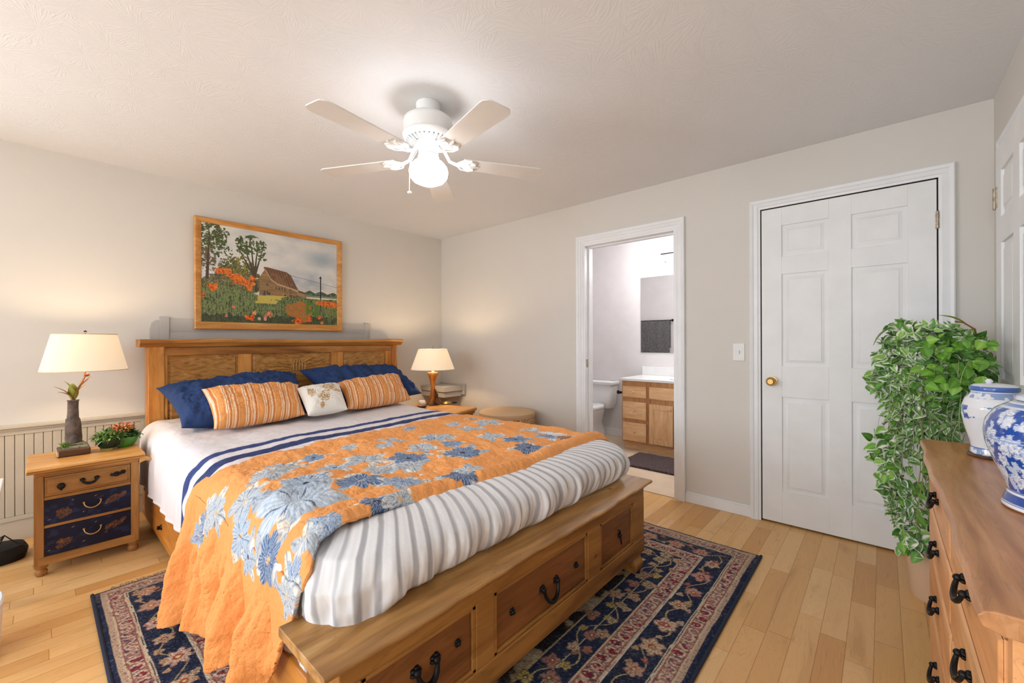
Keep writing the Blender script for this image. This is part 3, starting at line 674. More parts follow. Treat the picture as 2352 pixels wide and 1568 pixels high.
# ------------------------------------------------------------------ mattress, sheet, duvet, quilt
def polyl(pts):
    pts = np.array(pts, float); d = np.r_[0, np.cumsum(np.hypot(*(pts[1:]-pts[:-1]).T))]
    return pts, d
def profile(o, zl, yl_, zr=.40, zt=.645):
    """cross section of the bedding from the right side over the top to the left hem; o = offset outwards"""
    r = .10
    pts = [(-1.055, zr), (-1.055+.0, zt-r)]
    for t in np.linspace(0, PI/2, 9)[1:]: pts.append((-1.155+r*math.cos(t), zt-r+r*math.sin(t)))
    for t in np.linspace(PI/2, PI, 9): pts.append((-2.62+r*math.cos(t), zt-r+r*math.sin(t)))
    pts += [(-2.728, .45), (yl_*.45+-2.728*.55, .30), (yl_, zl)]
    pts = np.array(pts); # offset
    tan = np.gradient(pts, axis=0); n = np.stack([tan[:, 1], -tan[:, 0]], 1); n /= np.linalg.norm(n, axis=1)[:, None]
    pts = pts + n*o*1.0
    return polyl(pts)
def at(pd, s):
    pts, d = pd; return np.stack([np.interp(s, d, pts[:, 0]), np.interp(s, d, pts[:, 1])], -1)
pd0 = profile(0, .29, -2.735)
# sanity for outward direction: top must not sink
if at(profile(.02, .29, -2.735), .8)[1] < .66:
    _p = profile
    def profile(o, *a, **k): return _p(-o, *a, **k)

mt = MB()
def rrect(x0, x1, y0, y1, r, n):
    """points of a rounded rectangle from the head end of the right side round the foot to the head end of the left side, with parameter"""
    r = max(r, .004); segs = [((x0, y1), (x1-r, y1))]
    pts = [(x0, y1)]; L = x1-r-x0; tot = L + PI*r/2 + (y1-y0-2*r) + PI*r/2 + L
    out = []
    for s in np.linspace(0, tot, n):
        if s <= L: out.append((x0+s, y1))
        elif s <= L+PI*r/2: t = (s-L)/r; out.append((x1-r+r*math.sin(t), y1-r+r*math.cos(t)))
        elif s <= L+PI*r/2+(y1-y0-2*r): out.append((x1, y1-r-(s-L-PI*r/2)))
        elif s <= tot-L: t = (s-(tot-L-PI*r/2))/r; out.append((x1-r+r*math.cos(t), y0+r-r*math.sin(t)))
        else: out.append((x1-r-(s-(tot-L)), y0))
    return np.array(out)
MB().box(.21, 2.80, -2.66, -1.16, .29, .60).build('mattress', MT['sheet']).name
mobj = bpy.data.objects['mattress']; tag(mobj, 'white mattress under the bedding on the pine bed', 'mattress')
mobj.modifiers.new('b', 'BEVEL').width = .05

# duvet: rings of a rounded rectangle, from the tucked-in hem up to the middle of the top
def duvet():
    x0, x1, y0, y1 = 1.98, 2.955, -2.738, -1.045; n = 560
    levels = [(.105, .30, .14), (.090, .40, .15), (.080, .462, .16), (.050, .478, .17), (.018, .505, .18), (.004, .54, .19), (.0, .575, .2), (.012, .61, .2), (.035, .640, .2), (.07, .660, .2), (.12, .672, .2)]
    ins = [l[0] for l in levels]; zs = [l[1] for l in levels]; rs = [l[2] for l in levels]
    q = np.linspace(0, len(levels)-1, 70); qi = np.arange(len(levels))
    I = np.interp(q, qi, ins); Z = np.interp(q, qi, zs); R = np.interp(q, qi, rs)
    # smooth
    k = np.ones(5)/5
    for A in (I, Z): A[2:-2] = np.convolve(A, k, 'valid')
    I = np.r_[I, np.linspace(.14, .62, 24)]; Z = np.r_[Z, np.full(24, .674)]; R = np.r_[R, np.linspace(.19, .01, 24)]
    P = np.zeros((len(I), n, 3)); C = np.zeros((len(I), n, 3))
    T = np.linspace(0, 1, n)
    outer = rrect(x0, x1, y0, y1, .2, n)
    dirn = np.gradient(outer, axis=0); per = np.r_[0, np.cumsum(np.hypot(*(outer[1:]-outer[:-1]).T))]
    # left-side amount: larger folds at the left foot corner
    Ls = x1-.2-x0; cs_ = per[-1]-Ls-.314
    left = sst(cs_-.20, cs_+.25, per)*(1-.5*sst(cs_+.65, cs_+1.4, per))
    for i in range(len(I)):
        # left side hangs straighter and further down than the foot side
        Zi = Z[i]; Ii = I[i]
        pts = rrect(x0, x1-Ii, y0+Ii*.8, y1-Ii, R[i], n)
        side = sst(cs_-.05, cs_+.17, per)      # 0 on foot, 1 on left side
        if i < 70:
            t = q[i]/(len(levels)-1)
            # hanging profile on the left side
            zl_ = np.interp(t, [0, .45, .62, .8, 1], [.30, .46, .56, .63, .672])
            yo = np.interp(t, [0, .45, .62, .8, 1], [.030, .012, .0, .03, .105])
            Zc = Zi*(1-side)+zl_*side
            c = np.array([2.0, -1.9]); dvec = pts-c
            # move outwards on the left side
            tgt = rrect(x0, x1-max(yo, 0)-.0, y0+yo, y1-Ii, .16, n)
            pts = pts*(1-side[:, None])+tgt*side[:, None]
        else: Zc = np.full(n, Zi)
        u = per; h = Zc
        nrm = np.stack([dirn[:, 1], -dirn[:, 0]], 1); nrm /= np.linalg.norm(nrm, axis=1)[:, None]+1e-9
        if i == 0 and np.mean(nrm[280:360, 0]) < 0: pass
        sg = 1 if np.mean(nrm[n//2-20:n//2+20, 0]) > 0 else -1
        fold = (fbm(u*16, h*2.2, 3)-.5)*.044 + (fbm(u*42+h*6, h*4, 5)-.5)*.022 + (fbm(u*3.1, h*1.3, 8)-.5)*.030
        cornerf = np.abs(np.sin(u*31+3.2*fbm(u*5, h*3, 9)+h*7))*.044-.022
        amt = np.clip((.672-h)/.12, 0, 1)
        amt2 = np.clip((h-.46)/.05, .25, 1)
        d = (fold*amt + cornerf*left*np.clip((.62-h)/.2, 0, 1))*amt2
        pts = pts + nrm*sg*d[:, None]
        zn = Zc - .012*sst(.6, .66, Zc) + (fbm(pts[:, 0]*6, pts[:, 1]*6, 2)-.5)*.010 + (fbm(u*20, h*3+pts[:, 0]*3, 12)-.5)*.006
        P[i, :, :2] = pts; P[i, :, 2] = zn
        ph = (u/.0515) % 1.0
        st = sst(.0, .05, ph-.30)*(1-sst(.0, .05, ph-.62))
        fine = .5+.5*np.sin(u*2*PI/.0086)
        col = np.array([240, 241, 244])/255.*np.ones((n, 3))
        g = np.array([172, 172, 177])/255.
        m = st*(.72+.28*vn(u*60, h*8, 4)) 
        col = col*(1-m[:, None])+g*m[:, None]
        m = .10*fine*(1-st); col = col*(1-m[:, None])+g*m[:, None]
        C[i] = col
    return MB().grid(P, C)
dv = duvet().build('striped_duvet', MT['duvet'], smooth=True, ang=180)
tag(dv, 'white and grey striped duvet rolled over the foot of the bed', 'duvet')

def head_edge(y):   # head-side edge of the quilt over the top of the bed
    return np.interp(y, [-2.73, -2.70, -2.556, -2.2, -1.91, -1.455, -1.2, -1.05], [1.76, 1.765, 1.70, 1.625, 1.60, 1.535, 1.515, 1.56])
def bedz(x, y): return (fbm(x*3.2, y*3.2, 21)-.5)*.016
# sheet with two navy bands
def sheet():
    pd = profile(.012, .285, -2.736); ns, nx = 420, 260
    s = np.linspace(0, pd[1][-1], ns); yz = at(pd, s); U = np.linspace(0, 1, nx)
    P = np.zeros((ns, nx, 3)); C = np.zeros((ns, nx, 3))
    he = head_edge(yz[:, 0]) - np.where(yz[:, 0] < -2.7, (.62-yz[:, 1]).clip(0)*.55, 0).clip(0, .10) + np.where(yz[:, 0] < -2.7, (.45-yz[:, 1]).clip(0)*.5, 0)
    xs = .225 + (he+.10-.225)[:, None]*U[None, :]
    Y = np.repeat(yz[:, :1], nx, 1); Z = np.repeat(yz[:, 1:], nx, 1)
    top = sst(.50, .64, Z)
    wr = (fbm(xs*5, Y*9, 31)-.5)*.010 + (fbm(xs*14+Y*4, Y*22, 33)-.5)*.006
    P[..., 0] = xs; P[..., 1] = Y - (1-top)*(Y < -2)*((fbm(xs*9, Z*2, 35)-.5)*.020+.006*np.sin(xs*38)); P[..., 2] = Z + top*(wr+bedz(xs, Y))
    d = he[:, None]-xs + (fbm(Y*7, xs*3, 37)-.5)*.016
    C[:] = np.array([232, 226, 228])/255.
    mixc(C, (vn(xs*150, Y*3, 39) > .62)*.10, np.array([200, 190, 196])/255.)
    navy = np.array([40, 58, 118])/255.
    def band(a, b): return sst(a, a+.004, d)*(1-sst(b-.004, b, d))*(.86+.14*vn(xs*90, Y*90, 41))
    mixc(C, band(-.03, .056), navy*.85); mixc(C, band(.130, .200), navy); mixc(C, band(.066, .070)*.5, navy); mixc(C, band(.118, .122)*.4, navy)
    return MB().grid(P, C)
sh = sheet().build('flat_sheet', MT['sheet'], smooth=True, ang=180, solid=.004)
tag(sh, 'off-white sheet with two navy bands folded below the pillows', 'sheet')

# quilt -------------------------------------------------------------
FL = [(2.496,-2.63,.150,0),(2.359,-2.54,.10,1),(2.60,-2.735,.075,2),(2.257,-2.70,.075,3),(2.14,-2.58,.08,3),(2.05,-2.50,.07,3),(1.996,-2.36,.055,1),(1.97,-2.176,.042,3),
 (2.221,-2.367,.07,1),(2.209,-2.223,.085,3),(2.344,-2.089,.10,1),(2.386,-2.265,.075,3),(2.469,-1.885,.105,1),(2.653,-1.623,.088,4),(2.489,-1.529,.08,1),(2.344,-1.56,.07,3),
 (2.567,-1.328,.08,1),(2.128,-1.772,.085,1),(2.01,-1.964,.065,3),(2.495,-2.401,.105,2),(2.61,-2.302,.085,1),(2.715,-2.118,.08,4),(2.69,-2.041,.06,3),(2.745,-2.484,.065,4),
 (2.755,-2.415,.055,3),(2.147,-1.728,.06,3),(2.105,-1.497,.085,3),(1.83,-1.731,.045,1),(2.042,-1.288,.09,3),(2.378,-1.264,.07,3),(2.66,-1.307,.06,5),(2.25,-1.95,.07,3),
 (2.76,-2.66,.055,1),(1.90,-1.45,.05,3),(2.30,-1.80,.065,1),(2.08,-2.05,.05,3),(1.85,-1.25,.05,1),(2.45,-2.15,.06,3),(2.76,-2.70,.05,3)]
FLS = [(1.946,.465,.085,2),(1.86,.415,.07,2),(2.35,.555,.075,2),(2.07,.585,.075,3),(2.00,.53,.06,3),(2.76,.60,.06,1),(2.75,.52,.055,3),(2.44,.52,.06,1)]
def quilt():
    pd = profile(.016, .03, -2.79, zr=.50); ns, nx = 900, 420
    s = np.linspace(0, pd[1][-1], ns); yz = at(pd, s); U = np.linspace(0, 1, nx)
    y, z = yz[:, 0], yz[:, 1]; side = (y < -2.5)
    he = head_edge(y) - np.where(side, np.interp(z, [.03, .2, .3, .45, .60, .64], [.07, .04, .03, .10, .03, 0]), 0)
    fe = 2.79 + .02*np.sin(y*6) + np.where(side, np.interp(z, [.03, .3, .5, .6, .64], [-.20, -.11, -.01, .03, .0]), 0)
    X = he[:, None] + (fe-he)[:, None]*U[None, :]
    Y = np.repeat(y[:, None], nx, 1); Z = np.repeat(z[:, None], nx, 1); SS = np.repeat(s[:, None], nx, 1)
    arc = SS
    drop = np.clip((.60-Z)/.57, 0, 1)*(Y < -2); top = sst(.50, .65, Z)
    u = X + .18*drop*(X-2.2)
    # deep vertical folds, broken up lower down
    f1 = np.sin(u*10.5+1.3+2.2*fbm(u*1.5, Z*1.5, 51))**2
    f2 = np.sin(u*29+3*fbm(u*3, Z*4, 52)+Z*5)
    f3 = fbm(u*22, Z*5, 53, 2)-.5; f4 = fbm(X*58, Z*26, 54)-.5
    dy = drop**.8*(.090*f1+.016*f2) + np.clip(drop*3, 0, 1)*(.050*f3*np.clip((Z-.0)/.2, .5, 1)+.014*f4) 
    # top: long soft folds running away from the left edge plus quilting puffs
    g1 = np.abs(np.sin((Y*1.0-.55*X)*9+2.6*fbm(X*2, Y*2, 55)))**2
    tx = sst(-2.1, -2.7, Y)*sst(2.1, 2.5, X)
    g2 = np.abs(np.sin(X*26+Y*5+3*fbm(X*3, Y*3, 56)))
    dz = -.002 - .016*(1-sst(0, .22, X-he[:, None]))*top + top*sst(0, .10, X-he[:, None])*((fbm(X*5+Y*3, Y*9, 57)-.5)*.026 + g1*.008 + tx*g2*.022 + (fbm(X*30, Y*38, 58)-.5)*.014) + bedz(X, Y)*top
    # puffy seam rolls along the foot edge
    fe_d = (fe[:, None]-X); roll = np.exp(-((fe_d-.045)/.035)**2)*.018 - np.exp(-(fe_d/.018)**2)*.016
    hem = np.exp(-((s[-1]-SS)/.05)**2)
    tq = np.clip((X-1.6)/1.1, 0, 1)
    P = np.stack([X + drop*.01*f2, Y - dy + drop*(.030+.050*tq), Z + dz + roll*top], -1)
    P[..., 1] = np.where((Y < -2.7) & (Z < .55), np.minimum(P[..., 1], -2.742), P[..., 1])
    # hem height: dips at the head corner, rises in waves towards the foot
    tt = np.clip((X-he.min())/1.0, 0, 1)
    lift = .01+.175*tt + .040*np.sin(X*13+.6)*sst(1.7, 2.0, X)
    zz = P[..., 2]; P[..., 2] = np.where((Y < -2) & (zz < .45), .45-(.45-zz)*(1-lift.clip(-.02, .3)/.45), zz)
    P[..., 2] = np.maximum(P[..., 2], .024)
    # colours
    C = np.ones((ns, nx, 3))*np.array([238, 164, 98])/255.
    mixc(C, (fbm(X*9, arc*9, 61)-.35)*.5, np.array([226, 134, 62])/255.)
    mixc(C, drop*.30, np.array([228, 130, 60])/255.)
    sid = Y < -2.725
    uu_, vv_ = X, np.where(sid, 0, 0)+arc
    sarc = lambda yy: np.interp(yy, y[::-1], s[::-1])
    sz = lambda zz_: s[-1]-np.interp(zz_, z[::-1][:200], (s[-1]-s)[::-1][:200])
    blues = [(96, 128, 168), (128, 152, 186), (74, 104, 148), (150, 172, 198)]
    items = [(a, sarc(b), r, k) for a, b, r, k in FL] + [(a, sz(b), r, k) for a, b, r, k in FLS]
    rng = random.Random(5)
    for cx, cs, r, k in items:
        r *= .92
        i0, i1 = np.searchsorted(s, [cs-1.5*r, cs+1.5*r])
        sl = slice(max(0, i0), min(ns, i1)); XX = X[sl]; SA = arc[sl]; sub = C[sl]
        dx, ds = XX-cx, SA-cs; rot = rng.random()*6.3
        # ragged white leaves behind
        nleaf = 5 if k in (0, 1, 3) else 3
        for q in range(nleaf):
            a = rot+q*2*PI/nleaf+rng.uniform(-.4, .4); lx, ly = r*.75*math.cos(a), r*.75*math.sin(a)
            ex = (dx-lx)*math.cos(a)+(ds-ly)*math.sin(a); ey = -(dx-lx)*math.sin(a)+(ds-ly)*math.cos(a)
            m = 1-sst(.85, 1.05, (ex/(r*.62))**2+(ey/(r*.34))**2+.5*(fbm(XX*60, SA*60, 70+q)-.5))
            wcol = np.array([226, 222, 214] if rng.random() < .6 else [176, 190, 204])/255.
            mixc(sub, m*.92, wcol); mixc(sub, m*(np.abs(ey) < .0025)*.6, np.array([120, 130, 150])/255.)
            mixc(sub, m*(vn(ex*240, ey*60, q) > .72)*.5, np.array([110, 124, 150])/255.)
        npet = rng.choice([6, 7, 8]); rr = np.hypot(dx, ds); an = np.arctan2(ds, dx)+rot
        edge = r*(.60+.36*np.abs(np.cos(npet*an/2))**.6+.10*(fbm(XX*40, SA*40, 80)-.5))
        m = 1-sst(.93, 1.03, rr/edge)
        base = np.array(blues[rng.randrange(4)])/255.
        if k == 0: base = np.array([178, 196, 216])/255.
        if k == 3: base = np.array([198, 202, 204])/255.
        if k == 4: base = np.array([62, 88, 128])/255.
        if k == 5: base = np.array([120, 70, 40])/255.
        mixc(sub, m, base)
        ve = (np.abs(np.sin(an*npet*2.5+2*fbm(XX*20, SA*20, 81))) > .8)
        mixc(sub, m*ve*.55, np.array([232, 232, 230])/255. if k != 3 else np.array([120, 140, 168])/255.)
        ve2 = np.abs(np.sin(an*npet/2+PI/2)) < .16
        mixc(sub, m*ve2*sst(.15, .4, rr/r)*.7, np.array([60, 76, 110])/255.)
        mixc(sub, (1-sst(.10, .16, rr/r))*(1 if k != 0 else .6), np.array([70, 70, 90] if k in (1, 4) else [226, 180, 130])/255.)
        C[sl] = sub
    # quilting stitch lines
    st = (np.abs(np.sin(X*2*PI/.085+1.2*np.sin(arc*9))) < .04)
    mixc(C, st*.16, np.array([190, 110, 50])/255.)
    return MB().grid(P, C)
q = quilt().build('floral_quilt', MT['quilt'], smooth=True, ang=180, solid=.010)
tag(q, 'orange quilt with blue and white flowers draped across bed to the floor', 'quilt')

# ------------------------------------------------------------------ pillows
def pillow(name, label, TLc, TRc, BLc, BRc, thick, colf, mat, seed=1, n=70, wr=1.0, group=None, cat='pillow', floor_=None):
    A = np.array; TLc, TRc, BLc, BRc = map(lambda q: np.array(q, float), (TLc, TRc, BLc, BRc))
    a = np.linspace(-1, 1, n); Aa, Bb = np.meshgrid(a, a, indexing='ij')   # a across, b up
    nrm = np.cross(TRc-TLc, BLc-TLc); nrm /= np.linalg.norm(nrm)
    if nrm[0] < 0: nrm = -nrm
    rng = np.random.RandomState(seed)
    pin = lambda t: .07*(1-np.abs(t)**2.5)
    a2 = Aa*(1-pin(Bb)*np.abs(Aa)**3); b2 = Bb*(1-pin(Aa)*1.2*np.abs(Bb)**3)
    w_, h_ = (a2+1)/2, (b2+1)/2
    base = ((1-w_)*h_)[..., None]*TLc + (w_*h_)[..., None]*TRc + ((1-w_)*(1-h_))[..., None]*BLc + (w_*(1-h_))[..., None]*BRc
    T = np.clip(1-np.abs(Aa)**3.2, 0, 1)**.55*np.clip(1-np.abs(Bb)**2.8, 0, 1)**.55
    L_ = np.linalg.norm(TRc-TLc)
    wrk = (fbm(Aa*3*L_*3+seed, Bb*3, seed)-.5)*.03*wr + (np.abs(np.sin(Aa*6*(1+.6*Bb)+Bb*3+seed+3*fbm(Aa*2, Bb*2, seed+2)))**3-.2)*.008*wr*(1-T*.4)
    puck = (fbm(Aa*14, Bb*14, seed+7)-.5)*.010*wr
    out = MB()
    C = colf(Aa, Bb, base)
    Pf = base + nrm*((T*thick*.5 + (wrk+puck)*np.minimum(T*2, 1))[..., None])
    Pb = base - nrm*((T*thick*.5)[..., None])
    if floor_ is not None:
        for Q in (Pf, Pb): Q[..., 2] = np.maximum(Q[..., 2], floor_)
    out.grid(Pf, C, flip=True); out.grid(Pb, C)
    o = out.build(name, mat, smooth=True, ang=180)
    # weld the seam
    import bmesh
    bm = bmesh.new(); bm.from_mesh(o.data); bmesh.ops.remove_doubles(bm, verts=bm.verts, dist=.0006); bmesh.ops.recalc_face_normals(bm, faces=bm.faces); bm.to_mesh(o.data); bm.free()
    return tag(o, label, cat, group)
def navyc(A_, B_, base):
    C = np.ones(A_.shape+(3,))*np.array([36, 60, 106])/255.
    mixc(C, (fbm(A_*8, B_*8, 4)-.3)*.35, np.array([54, 84, 142])/255.); return C
def band_(ph, a, b, e=.012): return sst(a-e, a+e, ph)*(1-sst(b-e, b+e, ph))
def orangec(off, seed):
    def f(A_, B_, base):
        C = np.ones(A_.shape+(3,))*np.array([232, 158, 90])/255.
        t = (A_*.5+.5)*5.2+off + .06*(fbm(B_*2+5, A_*2, seed)-.5); ph = t % 1
        for a, b, c in ((.02, .06, (245, 232, 215)), (.08, .105, (250, 242, 230)), (.13, .22, (206, 124, 62)), (.24, .262, (245, 236, 222)), (.28, .29, (200, 150, 110)), (.52, .55, (214, 136, 76)), (.62, .66, (248, 238, 222)), (.68, .70, (190, 120, 70)), (.72, .76, (250, 244, 232)), (.80, .88, (210, 130, 70)), (.90, .93, (247, 236, 220))):
            mixc(C, band_(ph, a, b), np.array(c)/255.)
        mixc(C, (fbm(A_*4, B_*18, seed+1)-.4)*.5, np.array([222, 140, 74])/255.)
        return C
    return f
def whitec(A_, B_, base):
    C = np.ones(A_.shape+(3,))*np.array([240, 236, 228])/255.
    for cx, cy, rx, ry in ((.28, .36, .34, .36), (-.15, -.35, .30, .28), (-.62, .10, .20, .36), (.62, .0, .26, .12), (-.3, -.78, .14, .16), (.0, -.05, .2, .08)):
        d = ((A_-cx)/rx)**2+((B_-cy)/ry)**2+1.3*(fbm(A_*7, B_*7, 3)-.5)
        m = 1-sst(.7, 1.0, d); m = m*(vn(A_*34, B_*34, 5) > .38)
        mixc(C, m*.85, np.array([192, 150, 92])/255.); mixc(C, m*(vn(A_*50, B_*50, 6) > .7)*.8, np.array([150, 104, 54])/255.)
    return C
PM = vcol('navy_pillow_cotton', .85, .3, 400, .001)
pillow('bed_pillow', 'navy blue pillow at the left end of the headboard', (.27, -2.66, .885), (.27, -1.76, .935), (.92, -2.64, .70), (.90, -1.86, .70), .20, navyc, PM, 3, n=110, wr=2.0)
pillow('bed_pillow', 'navy blue pillow at the right end of the headboard', (.27, -1.74, .955), (.26, -.80, .945), (.80, -1.72, .72), (.78, -.86, .72), .18, navyc, PM, 8, n=110, wr=2.0)
pillow('throw_pillow', 'orange striped cushion leaning on the left navy pillow', (.70, -2.50, .895), (.66, -1.89, .875), (1.13, -2.535, .705), (1.02, -1.99, .705), .16, orangec(.0, 3), MT['pillowp'], 11, n=210, wr=.8, cat='cushion')
pillow('throw_pillow', 'orange striped cushion leaning on the right navy pillow', (.66, -1.60, .865), (.60, -.99, .890), (1.03, -1.70, .705), (.95, -1.10, .705), .16, orangec(.4, 6), MT['pillowp'], 14, n=210, wr=.8, cat='cushion')
pillow('throw_pillow', 'white cushion with gold embroidery between two orange striped cushions', (.80, -1.965, .86), (.76, -1.63, .865), (1.15, -2.03, .715), (1.10, -1.735, .715), .13, whitec, MT['pillowp'], 17, n=150, wr=.4, cat='cushion')

# ------------------------------------------------------------------ ceiling fan
FX, FY = 2.191, -1.859
fan = thing('ceiling_fan', 'white five-blade ceiling fan with lit globe and pull chains', 'ceiling fan', (FX, FY, H))
def Lz(prof, mat, name, parent, n=48, ang=40, cx=FX, cy=FY): return MB().lathe(prof, (cx, cy, 0), n).build(name, mat, parent, smooth=True, ang=ang)
Lz([(.001, H-.001), (.062, H-.001), (.062, H-.012), (.058, H-.068), (.001, H-.068)], MT['fanwhite'], 'canopy', fan)
Lz([(.001, H-.064), (.07, H-.066), (.105, H-.072), (.121, H-.084), (.125, H-.10), (.125, H-.152), (.120, H-.158), (.001, H-.158)], MT['fanwhite'], 'motor_housing', fan)
vent = MB().lathe([(.06, 2.243), (.128, 2.243), (.130, 2.236), (.118, 2.214), (.088, 2.198), (.060, 2.192), (.001, 2.192)], (FX, FY, 0), 48)
vp = vent.build('vented_skirt', MT['fanwhite'], fan, smooth=True)
sl = MB()
for k in range(30):
    a = 2*PI*k/30; ca, sa = math.cos(a), math.sin(a)
    p0 = (FX+.074*ca, FY+.074*sa, 2.1915); p1 = (FX+.112*ca, FY+.112*sa, 2.2085)
    sl.tube([p0, p1], [.0022, .0045], 6)
sl.build('vent_slots', plain('shadowed_vent_slot', (150, 152, 150), .8), vp)
Lz([(.001, 2.195), (.052, 2.195), (.055, 2.188), (.050, 2.165), (.050, 2.150), (.048, 2.142), (.052, 2.138), (.054, 2.128), (.050, 2.122), (.053, 2.118), (.055, 2.108), (.046, 2.104), (.001, 2.104)], MT['fanwhite'], 'light_fitter', fan)
gl = Lz([(.040, 2.120), (.052, 2.114), (.075, 2.102), (.093, 2.080), (.099, 2.057), (.094, 2.032), (.078, 2.012), (.050, 1.998), (.024, 1.988), (.008, 1.982), (.001, 1.981)], MT['globe'], 'glass_globe', fan)
for k in range(4):
    a = k*PI/2+.4; MB().sph((FX+.054*math.cos(a), FY+.054*math.sin(a), 2.114), .004).build('set_screw', MT['fanwhite'], gl)
chn = MB().tube([(FX-.035, FY-.045, 2.16), (FX-.075, FY-.062, 2.10), (FX-.078, FY-.063, 1.965)], .0014, 6).sph((FX-.078, FY-.063, 1.955), .011, .7)
chn.build('pull_chain', MT['fanwhite'], fan, smooth=True)
def blade_mb(n=12):
    mb = MB(); L0, L1 = .175, .618; pts = []
    for t in np.linspace(0, 1, 24):
        r = L0+(L1-L0)*t; hw = .052+.020*t
        if t > .93: hw *= math.sqrt(max(0, 1-((t-.93)/.07)**2*.45))
        pts.append((r, hw))
    top = [(r, h) for r, h in pts] + [(L1+.006, pts[-1][1]*.8)] + [(L1+.006, -pts[-1][1]*.8)] + [(r, -h) for r, h in reversed(pts)]
    return mb.prism(top, 'z', -.003, .003)
def iron_mb():
    mb = MB()
    mb.tube([(.055, 0, .085), (.085, 0, .050), (.11, .004, .006), (.145, .004, -.006), (.185, 0, -.006)], [.012, .010, .009, .010, .010], 8, flat=.6)
    for s in (-1, 1):
        mb.tube([(.150, s*.006, -.006), (.175, s*.040, -.006), (.215, s*.050, -.006), (.240, s*.036, -.006), (.236, s*.016, -.006), (.212, s*.012, -.006), (.20, s*.024, -.006)], [.007, .0075, .0075, .007, .006, .006, .004], 8)
    mb.tube([(.18, 0, -.006), (.235, 0, -.006), (.262, 0, -.006)], [.009, .010, .004], 8)
    mb.prism([(.165, -.02), (.20, -.042), (.236, -.036), (.250, 0), (.236, .036), (.20, .042), (.165, .02)], 'z', -.0075, -.0035)
    return mb
for k in range(5):
    a = math.radians(-11+72*k); rotm = Matrix.Translation((FX, FY, 2.122)) @ Matrix.Rotation(a, 4, 'Z') @ Matrix.Rotation(math.radians(-4), 4, 'X')
    m = blade_mb(); m.v = [tuple(rotm @ Vector(v)) for v in m.v]; bl = m.build('fan_blade', MT['fanwhite'], fan, bev=.0015)
    m = iron_mb(); m.v = [tuple(rotm @ Vector(v)) for v in m.v]; m.build('blade_iron', MT['fanwhite'], bl, smooth=True)

# ------------------------------------------------------------------ painting
pic = thing('framed_painting', 'wood-framed landscape of barn, trees and orange poppies above the bed', 'painting', (0, -1.83, 1.72))
PY0, PY1, PZ0, PZ1 = -2.402, -1.252, 1.292, 2.150
fw = .046
def frame_side(mb, a, b, horiz):
    pass
mb = MB()
FPR = [(0, .030), (0, .056), (.006, .062), (.018, .058), (.036, .050), (.046, .044), (.046, .030)]
cs = [(PY0, PZ0, 1, 1), (PY1, PZ0, -1, 1), (PY1, PZ1, -1, -1), (PY0, PZ1, 1, -1)]
vs = []; m_ = len(FPR)
for (y, z, sy, sz) in cs:
    for o, d in FPR:
        k = 1.28 if sz == 1 else .85
        vs.append((d, y+sy*o, z+sz*o*k))
fs = [(i*m_+j, i*m_+(j+1) % m_, ((i+1) % 4)*m_+(j+1) % m_, ((i+1) % 4)*m_+j) for i in range(4) for j in range(m_)]
mb.add(vs, fs).build('frame', MT['frame'], pic, bev=.0015)
